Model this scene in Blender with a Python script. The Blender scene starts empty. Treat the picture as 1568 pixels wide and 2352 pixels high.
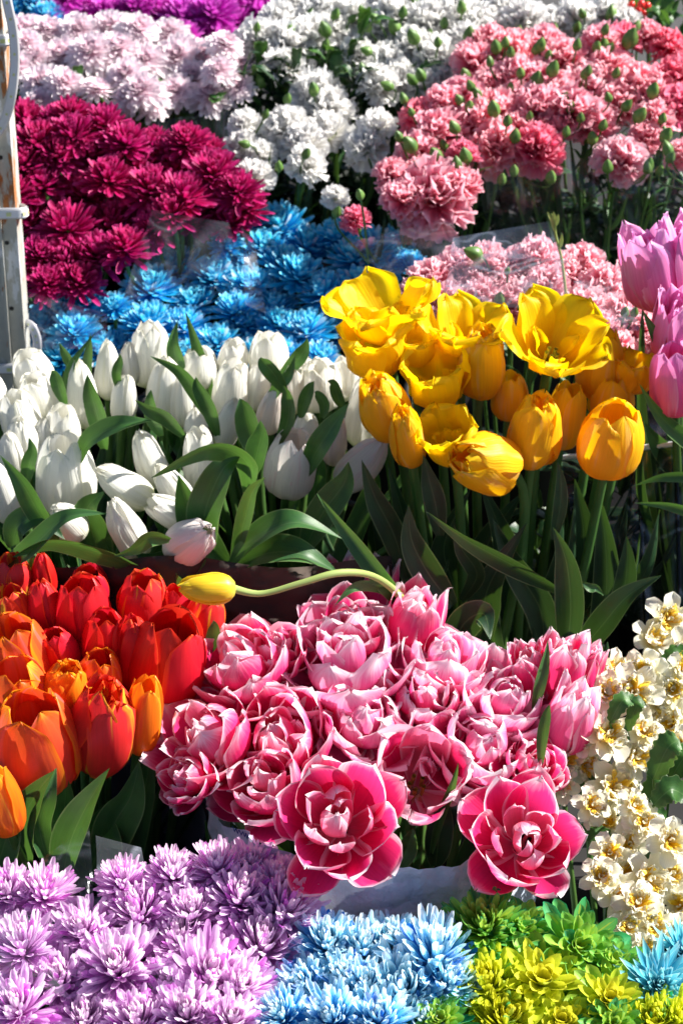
import bpy, math, random
import numpy as np
from mathutils import Vector, Matrix, noise

S = bpy.context.scene
COL = S.collection
R = math.radians
random.seed(7)

# ------------------------------------------------------------------ camera
CAM_H, PITCH, F_PX = 1.6, R(28.0), 5245.0
cam_d = bpy.data.cameras.new('camera')
cam = bpy.data.objects.new('camera', cam_d)
COL.objects.link(cam)
cam.location = (0, 0, CAM_H)
cam.rotation_euler = (R(90) - PITCH, 0, 0)
cam_d.sensor_fit = 'HORIZONTAL'
cam_d.sensor_width = 14.95
cam_d.lens = 50.0
cam_d.clip_end = 400
cam_d.dof.use_dof = True
cam_d.dof.focus_distance = 1.98
cam_d.dof.aperture_fstop = 7.0
S.camera = cam
S.render.resolution_x, S.render.resolution_y = 682, 1024

# ------------------------------------------------------------------ light
SUN_TO = Vector((0.71, 0.16, 0.63)).normalized()
w = bpy.data.worlds.new('World')
S.world = w
w.use_nodes = True
nt = w.node_tree
bg = nt.nodes['Background']
sky = nt.nodes.new('ShaderNodeTexSky')
sky.sky_type = 'NISHITA'
sky.sun_disc = False
sky.air_density = 0.75
sky.dust_density = 0.3
sky.sun_elevation = math.asin(SUN_TO.z)
sky.sun_rotation = math.atan2(SUN_TO.x, SUN_TO.y)
nt.links.new(sky.outputs[0], bg.inputs[0])
bg.inputs[1].default_value = 0.05
sd = bpy.data.lights.new('sun', 'SUN')
sd.energy = 5.0
sd.angle = R(0.6)
sd.color = (1.0, 0.955, 0.88)
sun = bpy.data.objects.new('sun', sd)
COL.objects.link(sun)
sun.rotation_euler = SUN_TO.to_track_quat('Z', 'Y').to_euler()
sun.location = (3, 2, 4)
S.view_settings.view_transform = 'Standard'
S.view_settings.look = 'None'
S.view_settings.exposure = 1.4
S.view_settings.gamma = 1.0
S.cycles.max_bounces = 8
S.cycles.transparent_max_bounces = 12

# ------------------------------------------------------------------ helpers
CP, SP = math.cos(PITCH), math.sin(PITCH)
FWD = Vector((0, CP, -SP))
UPV = Vector((0, SP, CP))


def at(px, py, Y):
    """point at horizontal distance Y from the viewer seen at photo position px,py (1568 wide)"""
    b = (py - 1176.0) / F_PX
    d = Y / (CP - b * SP)
    return Vector((d * (px - 784.0) / F_PX, Y, CAM_H - d * (SP + b * CP)))


def depth_of(p):
    return (p - Vector((0, 0, CAM_H))).dot(FWD)


def lerp(a, b, t):
    return a + (b - a) * t


def cat(pts, t):
    """Catmull-Rom through pts (list of tuples), t array in 0..1 -> (n,dim)"""
    P = np.array(pts, float)
    if P.ndim == 1:
        P = P[:, None]
    n = len(P) - 1
    x = np.clip(np.asarray(t), 0, 1) * n
    i = np.minimum(x.astype(int), n - 1)
    f = (x - i)[:, None]
    p0 = P[np.maximum(i - 1, 0)]
    p1 = P[i]
    p2 = P[i + 1]
    p3 = P[np.minimum(i + 2, n)]
    return .5 * ((2 * p1) + (-p0 + p2) * f + (2 * p0 - 5 * p1 + 4 * p2 - p3) * f ** 2 + (-p0 + 3 * p1 - 3 * p2 + p3) * f ** 3)


class MB:
    """collects grids into one mesh with uv and per-point rnd / lay attributes"""

    def __init__(self):
        self.v, self.f, self.uv, self.rnd, self.lay = [], [], [], [], []
        self.n = 0

    def grid(self, V, UV, rnd=0.0, lay=0.0):
        # V (nt, ns, 3)
        a, b = V.shape[:2]
        idx = np.arange(a * b).reshape(a, b) + self.n
        q = np.stack([idx[:-1, :-1], idx[:-1, 1:], idx[1:, 1:], idx[1:, :-1]], -1).reshape(-1, 4)
        self.v.append(V.reshape(-1, 3))
        self.uv.append(UV.reshape(-1, 2))
        self.f.append(q)
        self.rnd.append(np.full(a * b, rnd))
        self.lay.append(np.full(a * b, lay))
        self.n += a * b

    def mesh(self, name):
        V = np.concatenate(self.v)
        Fq = np.concatenate(self.f)
        UV = np.concatenate(self.uv)
        m = bpy.data.meshes.new(name)
        m.vertices.add(len(V))
        m.vertices.foreach_set('co', V.astype(np.float32).ravel())
        m.loops.add(Fq.size)
        m.polygons.add(len(Fq))
        m.loops.foreach_set('vertex_index', Fq.astype(np.int32).ravel())
        m.polygons.foreach_set('loop_start', np.arange(0, Fq.size, 4, dtype=np.int32))
        m.update(calc_edges=True)
        m.polygons.foreach_set('use_smooth', np.ones(len(Fq), dtype=bool))
        u = m.uv_layers.new(name='UVMap')
        u.data.foreach_set('uv', UV[Fq.ravel()].astype(np.float32).ravel())
        for nm, arr in (('rnd', self.rnd), ('lay', self.lay)):
            at_ = m.attributes.new(nm, 'FLOAT', 'POINT')
            at_.data.foreach_set('value', np.concatenate(arr).astype(np.float32))
        m.validate()
        return m


def obj(name, mesh, mat, parent=None, mtx=None):
    o = bpy.data.objects.new(name, mesh)
    COL.objects.link(o)
    if mat is not None:
        if not mesh.materials:
            mesh.materials.append(mat)
        elif mesh.materials[0] is not mat:
            o.material_slots[0].link = 'OBJECT'
            o.material_slots[0].material = mat
    if parent:
        o.parent = parent
    if mtx is not None:
        o.matrix_basis = mtx
    return o


def tag(o, label=None, cat_=None, group=None, kind=None):
    if label: o['label'] = label
    if cat_: o['category'] = cat_
    if group: o['group'] = group
    if kind: o['kind'] = kind
    return o


def thing(name, loc, label=None, cat_=None, group=None):
    o = bpy.data.objects.new(name, None)
    o.empty_display_size = 0.02
    COL.objects.link(o)
    o.location = loc
    return tag(o, label, cat_, group)


def basis(axis, spin=0.0, sx=1.0, sy=None, sz=1.0):
    """rotation whose local z is axis, spun, scaled"""
    z = axis.normalized()
    q = z.to_track_quat('Z', 'Y').to_matrix().to_4x4()
    sy = sx if sy is None else sy
    return q @ Matrix.Rotation(spin, 4, 'Z') @ Matrix.Diagonal((sx, sy, sz, 1))


# ------------------------------------------------------------------ materials
class G:
    def __init__(self, mat):
        self.t = mat.node_tree
        self.t.nodes.clear()

    def n(self, typ, **kw):
        nd = self.t.nodes.new('ShaderNode' + typ)
        for k, v in kw.items():
            if k.startswith('i_'):
                key = k[2:]
                key = int(key) if key.isdigit() else key
                self.set(nd.inputs[key], v)
            else:
                setattr(nd, k, v)
        return nd

    def set(self, sock, v):
        if isinstance(v, bpy.types.NodeSocket):
            self.t.links.new(v, sock)
        elif isinstance(v, (tuple, list)) and len(v) == 3 and sock.type == 'RGBA':
            sock.default_value = (*v, 1)
        else:
            sock.default_value = v

    def math(self, op, a, b=0.0, c=None, clamp=False):
        nd = self.t.nodes.new('ShaderNodeMath')
        nd.operation = op
        nd.use_clamp = clamp
        self.set(nd.inputs[0], a)
        self.set(nd.inputs[1], b)
        if c is not None: self.set(nd.inputs[2], c)
        return nd.outputs[0]

    def mix(self, f, a, b, mode='MIX'):
        nd = self.t.nodes.new('ShaderNodeMix')
        nd.data_type = 'RGBA'
        nd.blend_type = mode
        self.set(nd.inputs[0], f)
        self.set(nd.inputs[6], a)
        self.set(nd.inputs[7], b)
        return nd.outputs[2]

    def ramp(self, f, stops):
        nd = self.t.nodes.new('ShaderNodeValToRGB')
        cr = nd.color_ramp
        while len(cr.elements) < len(stops):
            cr.elements.new(0.5)
        for e, (p, c) in zip(cr.elements, stops):
            e.position = p
            e.color = (*c, 1) if isinstance(c, (tuple, list)) else (c, c, c, 1)
        self.set(nd.inputs[0], f)
        return nd.outputs[0]

    def smooth(self, x, lo, hi):
        nd = self.t.nodes.new('ShaderNodeMapRange')
        nd.interpolation_type = 'SMOOTHSTEP'
        self.set(nd.inputs[0], x)
        self.set(nd.inputs[1], lo)
        self.set(nd.inputs[2], hi)
        return nd.outputs[0]


def new_mat(name):
    m = bpy.data.materials.new(name)
    m.use_nodes = True
    return m, G(m)


def petal_mat(name, stops, laystops=None, layfac=0.0, edge=None, streak=None, trans=0.33, rough=0.5,
              spec=0.3, vnoise=0.15, var=0.25, bump=0.12, sfreq=26.0, objvar=0.12, rndmix=None, tcol=None):
    m, g = new_mat(name)
    uv = g.n('TexCoord').outputs['UV']
    sep = g.n('SeparateXYZ', i_0=uv)
    u, v = sep.outputs[0], sep.outputs[1]
    rnd = g.n('Attribute', attribute_name='rnd').outputs['Fac']
    lay = g.n('Attribute', attribute_name='lay').outputs['Fac']
    orn = g.n('ObjectInfo').outputs['Random']
    seed = g.math('ADD', g.math('MULTIPLY', rnd, 37.0), g.math('MULTIPLY', orn, 91.0))
    vec = g.n('CombineXYZ', i_0=g.math('MULTIPLY', u, sfreq), i_1=g.math('MULTIPLY', v, 1.6), i_2=seed).outputs[0]
    fine = g.n('TexNoise', i_Vector=vec, i_Scale=1.0, i_Detail=3.0).outputs[0]
    vec2 = g.n('CombineXYZ', i_0=g.math('MULTIPLY', u, 4.5), i_1=g.math('MULTIPLY', v, 1.3), i_2=seed).outputs[0]
    broad = g.n('TexNoise', i_Vector=vec2, i_Scale=1.0, i_Detail=2.0).outputs[0]
    vv = g.math('ADD', v, g.math('MULTIPLY', g.math('SUBTRACT', broad, .5), vnoise * 2))
    vv = g.math('ADD', vv, g.math('MULTIPLY', g.math('SUBTRACT', fine, .5), vnoise))
    c = g.ramp(vv, stops)
    if laystops:
        ll = g.math('ADD', lay, g.math('MULTIPLY', g.math('SUBTRACT', rnd, .5), .35))
        c = g.mix(layfac, c, g.ramp(ll, laystops))
    if rndmix:
        col, thr = rndmix
        c = g.mix(g.smooth(rnd, thr, min(1, thr + .12)), c, col)
    if edge:
        col, lo, hi = edge
        e = g.math('ABSOLUTE', g.math('SUBTRACT', g.math('MULTIPLY', u, 2.0), 1.0))
        tipw = g.math('POWER', v, 3.0)
        e = g.math('MAXIMUM', e, g.math('MULTIPLY', tipw, 1.04))
        e = g.math('ADD', e, g.math('MULTIPLY', g.math('SUBTRACT', fine, .5), .30))
        e = g.math('ADD', e, g.math('MULTIPLY', g.math('SUBTRACT', broad, .5), .25))
        e = g.math('ADD', e, g.math('MULTIPLY', g.math('SUBTRACT', rnd, .5), .22))
        c = g.mix(g.smooth(e, lo, hi), c, col)
    if streak:
        col, thr, amt = streak
        c = g.mix(g.math('MULTIPLY', g.smooth(broad, thr, thr + .10), amt), c, col)
    val = g.math('ADD', 1.0 - var / 2 - objvar / 2, g.math('ADD', g.math('MULTIPLY', rnd, var), g.math('MULTIPLY', orn, objvar)))
    val = g.math('MULTIPLY', val, g.math('ADD', .86, g.math('MULTIPLY', fine, .28)))
    hs = g.n('HueSaturation', i_Value=val, i_Color=c,
             i_Hue=g.math('ADD', .5 - .006, g.math('MULTIPLY', orn, .012)))
    c = hs.outputs[0]
    bp = g.n('Bump', i_Strength=bump, i_Distance=0.002, i_Height=fine).outputs[0]
    pr = g.n('BsdfPrincipled', i_Roughness=rough)
    g.set(pr.inputs['Base Color'], c)
    g.set(pr.inputs['Specular IOR Level'], spec)
    g.set(pr.inputs['Normal'], bp)
    tr = g.n('BsdfTranslucent', i_Color=(g.mix(.6, c, tcol) if tcol else c))
    mx = g.n('MixShader', i_0=trans, i_1=pr.outputs[0], i_2=tr.outputs[0])
    out = g.n('OutputMaterial', i_Surface=mx.outputs[0])
    return m


def leaf_mat(name, c1, c2, trans=.22, rough=.42, blot=None):
    m, g = new_mat(name)
    uv = g.n('TexCoord').outputs['UV']
    sep = g.n('SeparateXYZ', i_0=uv)
    u, v = sep.outputs[0], sep.outputs[1]
    orn = g.n('ObjectInfo').outputs['Random']
    sd_ = g.math('MULTIPLY', orn, 50.0)
    vec = g.n('CombineXYZ', i_0=g.math('MULTIPLY', u, 34.0), i_1=g.math('MULTIPLY', v, 1.5), i_2=sd_).outputs[0]
    fine = g.n('TexNoise', i_Vector=vec, i_Scale=1.0, i_Detail=3.0).outputs[0]
    vec2 = g.n('CombineXYZ', i_0=g.math('MULTIPLY', u, 2.0), i_1=g.math('MULTIPLY', v, 4.0), i_2=sd_).outputs[0]
    br = g.n('TexNoise', i_Vector=vec2, i_Scale=1.0, i_Detail=4.0).outputs[0]
    c = g.mix(g.smooth(br, .3, .7), c1, c2)
    e = g.math('ABSOLUTE', g.math('SUBTRACT', g.math('MULTIPLY', u, 2.0), 1.0))
    c = g.mix(g.math('MULTIPLY', g.smooth(e, .9, 1.0), .5), c, (.30, .38, .16))
    c = g.mix(g.math('MULTIPLY', g.smooth(g.math('SUBTRACT', 1.0, e), .93, 1.0), .35), c, (.16, .26, .10))
    val = g.math('ADD', .55, g.math('ADD', g.math('MULTIPLY', fine, .6), g.math('MULTIPLY', orn, .35)))
    c = g.n('HueSaturation', i_Value=val, i_Color=c).outputs[0]
    bp = g.n('Bump', i_Strength=.25, i_Distance=0.0012, i_Height=fine).outputs[0]
    pr = g.n('BsdfPrincipled', i_Roughness=rough)
    g.set(pr.inputs['Base Color'], c)
    g.set(pr.inputs['Specular IOR Level'], .4)
    g.set(pr.inputs['Normal'], bp)
    tr = g.n('BsdfTranslucent', i_Color=g.mix(.5, c, (.20, .42, .04)))
    mx = g.n('MixShader', i_0=trans, i_1=pr.outputs[0], i_2=tr.outputs[0])
    g.n('OutputMaterial', i_Surface=mx.outputs[0])
    return m


def solid_mat(name, c1, c2=None, rough=.6, scale=20.0, bump=.2, metal=0.0, dist=.002, thr=(.35, .65), c3=None, thr3=(.6, .7), trans=0.0):
    m, g = new_mat(name)
    co = g.n('TexCoord').outputs['Object']
    nz = g.n('TexNoise', i_Vector=co, i_Scale=scale, i_Detail=6.0).outputs[0]
    c = g.mix(g.smooth(nz, thr[0], thr[1]), c1, c2 or c1)
    if c3:
        n3 = g.n('TexNoise', i_Vector=co, i_Scale=scale * 2.7, i_Detail=5.0).outputs[0]
        c = g.mix(g.smooth(n3, thr3[0], thr3[1]), c, c3)
    bp = g.n('Bump', i_Strength=bump, i_Distance=dist, i_Height=nz).outputs[0]
    pr = g.n('BsdfPrincipled', i_Roughness=rough, i_Metallic=metal)
    g.set(pr.inputs['Base Color'], c)
    g.set(pr.inputs['Normal'], bp)
    sh = pr.outputs[0]
    if trans:
        tr = g.n('BsdfTranslucent', i_Color=c)
        sh = g.n('MixShader', i_0=trans, i_1=sh, i_2=tr.outputs[0]).outputs[0]
    g.n('OutputMaterial', i_Surface=sh)
    return m


def film_mat(name, tint=(.98, .985, 1.0), gloss=.02, haze=.003, crease=.09):
    m, g = new_mat(name)
    co = g.n('TexCoord').outputs['Object']
    n1 = g.n('TexNoise', i_Vector=co, i_Scale=9.0, i_Detail=1.0, i_Distortion=.6).outputs[0]
    n2 = g.n('TexNoise', i_Vector=g.n('Mapping', i_Vector=co, i_Scale=(1, 1, .35), i_Location=(3, 1, 2)).outputs[0], i_Scale=17.0, i_Detail=1.0, i_Distortion=.5).outputs[0]
    r1 = g.math('SUBTRACT', 1.0, g.math('MULTIPLY', g.math('ABSOLUTE', g.math('SUBTRACT', n1, .5)), 45.0), clamp=True)
    r2 = g.math('SUBTRACT', 1.0, g.math('MULTIPLY', g.math('ABSOLUTE', g.math('SUBTRACT', n2, .52)), 36.0), clamp=True)
    cr = g.math('MAXIMUM', r1, g.math('MULTIPLY', r2, .7))
    h = g.math('ADD', n1, g.math('MULTIPLY', n2, .6))
    bp = g.n('Bump', i_Strength=.8, i_Distance=0.008, i_Height=h).outputs[0]
    fr = g.n('LayerWeight', i_Blend=.15, i_Normal=bp).outputs['Fresnel']
    tr = g.n('BsdfTransparent', i_Color=tint)
    gl = g.n('BsdfGlossy', i_Roughness=.22, i_Normal=bp, i_Color=(.9, .93, 1.0))
    df = g.n('BsdfDiffuse', i_Color=(.8, .84, .9), i_Normal=bp)
    a = g.n('MixShader', i_0=g.math('ADD', g.math('ADD', gloss, g.math('MULTIPLY', fr, .10)), g.math('MULTIPLY', cr, crease * .6), clamp=True), i_1=tr.outputs[0], i_2=gl.outputs[0])
    b = g.n('MixShader', i_0=g.math('ADD', haze, g.math('MULTIPLY', cr, crease * .25)), i_1=a.outputs[0], i_2=df.outputs[0])
    g.n('OutputMaterial', i_Surface=b.outputs[0])
    return m


def soil_mat(name):
    return solid_mat(name, (.02, .015, .012), (.05, .04, .03), rough=.95, scale=60, bump=.6)


M = {}
M['white'] = petal_mat('white_tulip_petal', [(0, (.42, .58, .18)), (.12, (.74, .80, .50)), (.34, (.90, .89, .80)), (.8, (.93, .92, .87)), (1, (.92, .90, .78))],
                       streak=((.84, .84, .66), .60, .45), trans=.36, rough=.42, var=.08, objvar=.06, bump=.8)
M['blush'] = petal_mat('blush_tulip_petal', [(0, (.72, .72, .40)), (.2, (.86, .80, .72)), (1, (.90, .83, .80))],
                       streak=((.86, .62, .62), .57, .5), trans=.36, rough=.42, var=.1, bump=.35)
M['yellow'] = petal_mat('yellow_tulip_petal', [(0, (.74, .56, .02)), (.3, (.92, .60, .006)), (.7, (.95, .70, .006)), (1, (.96, .78, .012))],
                        streak=((.92, .52, .008), .57, .5), trans=.56, rough=.45, var=.12, bump=.45, tcol=(1.0, .74, .0))
M['amber'] = petal_mat('amber_tulip_petal', [(0, (.60, .50, .05)), (.2, (.92, .47, .012)), (.7, (.95, .55, .01)), (1, (.95, .66, .01))],
                        streak=((.90, .60, .20), .55, .5), trans=.42, rough=.45, var=.14, bump=.4, tcol=(1.0, .58, .0))
M['lemon'] = petal_mat('lemon_tulip_petal', [(0, (.70, .66, .10)), (.3, (.90, .62, .03)), (1, (.92, .68, .03))],
                       streak=((.90, .78, .20), .55, .5), trans=.30, rough=.38, var=.1)
M['red'] = petal_mat('red_tulip_petal', [(0, (.60, .30, .02)), (.12, (.62, .015, .02)), (.6, (.66, .010, .022)), (1, (.72, .02, .02))],
                     edge=((.82, .09, .02), .9, 1.1), trans=.34, rough=.42, var=.2)
M['orange'] = petal_mat('orange_tulip_petal', [(0, (.75, .40, .02)), (.15, (.80, .10, .03)), (.55, (.82, .085, .035)), (1, (.86, .14, .015))],
                        edge=((.94, .34, .01), .66, 1.02), streak=((.88, .16, .13), .55, .7), trans=.36, rough=.40, var=.15)
M['flame'] = petal_mat('striped_tulip_petal', [(0, (.80, .45, .02)), (.25, (.74, .05, .03)), (1, (.76, .035, .03))],
                       edge=((.86, .10, .02), .8, 1.1), streak=((.88, .48, .03), .56, .95), trans=.34, rough=.4, var=.15)
M['ember'] = petal_mat('golden_orange_petal', [(0, (.75, .40, .02)), (.3, (.84, .17, .01)), (1, (.88, .26, .01))],
                       edge=((.92, .38, .02), .7, 1.0), streak=((.80, .10, .02), .58, .7), trans=.36, rough=.4, var=.15)
M['double'] = petal_mat('pink_double_petal', [(0, (.84, .66, .30)), (.10, (.74, .10, .20)), (.30, (.78, .012, .13)), (.78, (.88, .045, .24)), (.93, (.90, .40, .56)), (1, (.94, .74, .80))],
                        edge=((.95, .80, .86), .70, 1.02), streak=((.90, .20, .42), .62, .3), laystops=[(0, (.80, .03, .18)), (.7, (.84, .06, .24)), (.85, (.93, .60, .72)), (1, (.95, .74, .80))], layfac=.30,
                        trans=.44, rough=.38, var=.2, vnoise=.14, sfreq=34, bump=.25)
M['double_pale'] = petal_mat('pale_pink_double_petal', [(0, (.84, .66, .40)), (.12, (.80, .12, .30)), (.40, (.86, .06, .28)), (.76, (.90, .20, .44)), (.95, (.94, .60, .74)), (1, (.95, .84, .88))],
                             edge=((.96, .86, .90), .66, .95), streak=((.94, .42, .62), .60, .35), trans=.46, rough=.38, var=.16, vnoise=.18, sfreq=34, bump=.25)
M['lilac'] = petal_mat('lilac_pink_petal', [(0, (.70, .35, .16)), (.2, (.80, .12, .24)), (.6, (.84, .18, .46)), (1, (.88, .38, .72))],
                       edge=((.92, .55, .84), .8, 1.1), streak=((.88, .40, .62), .55, .5), trans=.40, rough=.38, var=.18, bump=.25)
M['lavender'] = petal_mat('lavender_mum_petal', [(0, (.74, .14, .70)), (.26, (.87, .44, .85)), (.58, (.92, .66, .92)), (1, (.96, .88, .96))],
                          edge=((.78, .12, .74), .98, 1.25), streak=((.76, .14, .74), .60, .75), laystops=[(0, (.82, .34, .82)), (.5, (.90, .64, .90)), (1, (.94, .84, .82))],
                          layfac=.35, rndmix=((.80, .24, .78), .86), trans=.56, var=.10, vnoise=.45, sfreq=14, bump=.3)
M['skyblue'] = petal_mat('blue_white_mum_petal', [(0, (.01, .28, .80)), (.30, (.02, .48, .90)), (.62, (.10, .62, .94)), (.80, (.55, .86, .96)), (.95, (.92, .96, .97))],
                         laystops=[(0, (.03, .48, .90)), (.5, (.50, .84, .95)), (1, (.90, .95, .95))], layfac=.28, rndmix=((.0, .20, .72), .88),
                         streak=((.02, .46, .90), .61, .65), trans=.46, var=.12, vnoise=.3, sfreq=14)
M['turquoise'] = petal_mat('turquoise_mum_petal', [(0, (.01, .24, .44)), (.4, (.04, .48, .64)), (.8, (.24, .68, .78)), (1, (.70, .88, .90))],
                           edge=((.55, .84, .88), .75, 1.15), streak=((.03, .34, .58), .56, .7), laystops=[(0, (.05, .48, .64)), (.8, (.08, .46, .56)), (1, (.35, .55, .34))], layfac=.3, trans=.40, var=.2)
M['blue'] = petal_mat('blue_mum_petal', [(0, (.0, .16, .50)), (.4, (.003, .46, .82)), (.8, (.04, .64, .90)), (1, (.50, .86, .94))],
                      rndmix=((.60, .66, .72), .90), laystops=[(0, (.0, .34, .76)), (1, (.10, .66, .88))], layfac=.4, trans=.42, var=.3)
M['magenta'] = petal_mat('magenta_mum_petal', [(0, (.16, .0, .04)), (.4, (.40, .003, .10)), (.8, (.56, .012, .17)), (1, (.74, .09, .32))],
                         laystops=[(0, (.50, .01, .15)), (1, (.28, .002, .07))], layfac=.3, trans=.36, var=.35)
M['palepink'] = petal_mat('pale_pink_mum_petal', [(0, (.66, .16, .40)), (.26, (.88, .62, .72)), (.6, (.93, .84, .87)), (1, (.95, .91, .92))],
                          laystops=[(0, (.93, .85, .87)), (.80, (.88, .62, .74)), (1, (.55, .05, .25))], layfac=.4, trans=.42, var=.08)
M['hotmag'] = petal_mat('hot_magenta_mum_petal', [(0, (.45, .01, .40)), (.6, (.66, .03, .56)), (1, (.74, .16, .66))], trans=.34, var=.3)
M['greenmum'] = petal_mat('green_mum_petal', [(0, (.40, .54, .02)), (.5, (.18, .52, .06)), (1, (.03, .42, .14))],
                          laystops=[(0, (.02, .34, .14)), (.40, (.30, .58, .05)), (.8, (.62, .70, .05)), (1, (.74, .72, .07))], layfac=.55,
                          edge=((.02, .40, .16), .80, 1.15), rndmix=((.0, .26, .18), .88), streak=((.55, .64, .06), .56, .7), trans=.42, var=.2)
M['limemum'] = petal_mat('yellow_green_mum_petal', [(0, (.26, .50, .03)), (.5, (.60, .70, .03)), (1, (.78, .80, .05))],
                         laystops=[(0, (.08, .46, .12)), (.30, (.56, .70, .04)), (.6, (.84, .82, .06)), (1, (.90, .78, .07))], layfac=.55,
                         rndmix=((.0, .36, .18), .92), trans=.42, var=.15)
M['carn_pink'] = petal_mat('pink_carnation_petal', [(0, (.84, .06, .16)), (.45, (.92, .20, .31)), (.8, (.95, .38, .47)), (1, (.96, .62, .68))], trans=.50, var=.10, rough=.6, spec=.12)
M['carn_rose'] = petal_mat('rose_carnation_petal', [(0, (.78, .03, .12)), (.6, (.88, .09, .24)), (1, (.92, .34, .44))], trans=.50, var=.10, rough=.6, spec=.12)
M['carn_pale'] = petal_mat('soft_pink_carnation_petal', [(0, (.88, .10, .22)), (.5, (.94, .28, .39)), (.8, (.96, .48, .56)), (1, (.97, .72, .76))], trans=.50, var=.10, rough=.6, spec=.12)
M['carn_white'] = petal_mat('white_carnation_petal', [(0, (.66, .72, .44)), (.35, (.84, .82, .77)), (1, (.90, .89, .88))], trans=.40, var=.12, rough=.6, spec=.12)
M['daff'] = petal_mat('cream_daffodil_petal', [(0, (.92, .62, .08)), (.25, (.90, .80, .44)), (.55, (.89, .85, .66)), (1, (.90, .88, .76))], trans=.42, rough=.45, var=.08)
M['corona'] = petal_mat('orange_corona_petal', [(0, (.95, .56, .02)), (.6, (.96, .66, .05)), (1, (.97, .78, .20))], trans=.44, rough=.45, var=.15)
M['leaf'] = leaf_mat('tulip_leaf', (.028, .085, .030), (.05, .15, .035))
M['leaf_shade'] = leaf_mat('shade_toned_tulip_leaf', (.008, .030, .013), (.018, .056, .020), trans=.12)  # leaf green darkened so the shade among the stems sits in the colour
M['mumleaf'] = leaf_mat('broad_leaf', (.02, .08, .015), (.05, .14, .025))
M['stem'] = leaf_mat('stem_green', (.045, .12, .025), (.09, .18, .04), trans=.1)
M['stem_brown'] = leaf_mat('stem_brown_green', (.10, .12, .045), (.12, .16, .05), trans=.05)
M['bud'] = leaf_mat('bud_green', (.08, .18, .035), (.15, .26, .06), trans=.2)
M['bract'] = leaf_mat('pale_stem', (.28, .36, .10), (.36, .44, .14), trans=.15)
M['anther'] = solid_mat('dark_anther', (.015, .008, .02), (.04, .015, .04), rough=.8, scale=300)
M['disc'] = solid_mat('green_yellow_disc', (.30, .34, .05), (.55, .45, .06), rough=.8, scale=500, bump=.8)
M['bucket'] = solid_mat('black_plastic', (.004, .004, .005), (.009, .009, .011), rough=.55, scale=12, bump=.1)
M['bucket_grey'] = solid_mat('grey_plastic', (.10, .10, .13), (.17, .17, .21), rough=.6, scale=9, bump=.2, c3=(.05, .05, .07), thr3=(.62, .7))
M['bucket_blue'] = solid_mat('blue_plastic', (.01, .05, .20), (.02, .08, .28), rough=.45, scale=12, bump=.1)
M['water'] = solid_mat('murky_water', (.01, .015, .012), (.015, .02, .015), rough=.08, scale=8, bump=.05)
M['board'] = solid_mat('dark_board', (.006, .006, .006), (.014, .012, .012), rough=.9, scale=9, bump=.4)
M['asphalt'] = solid_mat('asphalt', (.035, .035, .037), (.065, .063, .062), rough=.95, scale=140, bump=.8, c3=(.10, .10, .10))
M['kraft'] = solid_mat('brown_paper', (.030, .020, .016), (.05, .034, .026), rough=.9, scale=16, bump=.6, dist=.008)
M['paper'] = solid_mat('white_paper', (.46, .53, .66), (.60, .66, .76), rough=.6, scale=26, bump=1.0, dist=.02, trans=.12)
M['ink'] = solid_mat('blue_ink', (.01, .05, .22), (.015, .06, .26), rough=.6)
M['film'] = film_mat('clear_film')
M['film2'] = film_mat('frosted_film', gloss=.02, haze=.006, crease=.12)
M['film3'] = film_mat('crinkled_film', gloss=.05, haze=.03, crease=.45)
M['led_tube'] = solid_mat('milky_led_tube', (.55, .55, .57), (.66, .66, .68), rough=.18, scale=6, bump=.05, trans=.3)
M['led_strip'] = solid_mat('led_strip', (.70, .71, .74), (.74, .74, .78), rough=.4, scale=6, bump=.02)
M['led_chip'] = solid_mat('led_chip', (.62, .66, .28), (.66, .70, .34), rough=.3, scale=6, bump=.02)
M['berry'] = solid_mat('red_berry', (.60, .01, .01), (.70, .03, .02), rough=.3, scale=40, bump=.1)


def post_mat():
    m, g = new_mat('rusty_painted_steel')
    co = g.n('TexCoord').outputs['Object']
    st = g.n('Mapping', i_Vector=co, i_Scale=(1, 1, .32)).outputs[0]
    n1 = g.n('TexNoise', i_Vector=st, i_Scale=42.0, i_Detail=7.0, i_Roughness=.65).outputs[0]
    n2 = g.n('TexNoise', i_Vector=co, i_Scale=160.0, i_Detail=4.0).outputs[0]
    z = g.n('SeparateXYZ', i_0=co).outputs[2]
    # rust has worn through in a band of the post and in flakes elsewhere
    band = g.math('MULTIPLY', g.smooth(z, -.05, .02), g.math('SUBTRACT', 1.0, g.smooth(z, .20, .26)))
    rusty = g.smooth(g.math('ADD', n1, g.math('MULTIPLY', band, .06)), .58, .64)
    paint = g.mix(n2, (.34, .34, .30), (.46, .45, .40))
    paint = g.mix(g.smooth(n1, .40, .46), (.62, .63, .64), paint)
    rust = g.mix(n2, (.18, .05, .012), (.50, .20, .06))
    c = g.mix(rusty, paint, rust)
    bp = g.n('Bump', i_Strength=.6, i_Distance=.002, i_Height=g.math('ADD', rusty, g.math('MULTIPLY', n2, .5))).outputs[0]
    pr = g.n('BsdfPrincipled')
    g.set(pr.inputs['Base Color'], c)
    g.set(pr.inputs['Roughness'], g.math('ADD', .38, g.math('MULTIPLY', rusty, .5)))
    g.set(pr.inputs['Normal'], bp)
    g.n('OutputMaterial', i_Surface=pr.outputs[0])
    return m


M['post'] = post_mat()

# ------------------------------------------------------------------ petal geometry
WF_OVAL = [.22, .60, .88, 1.0, .98, .84, .60, .04]
WF_ROUND = [.20, .50, .76, .93, 1.0, .98, .84, .06]
WF_STRAP = [.35, .55, .75, .92, 1.0, .92, .62, .06]
WF_MUM = [.30, .48, .68, .86, 1.0, 1.0, .88, .34]
WF_POINT = [.24, .62, .92, 1.0, .88, .64, .34, .02]
rs = np.random.RandomState(11)


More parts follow.
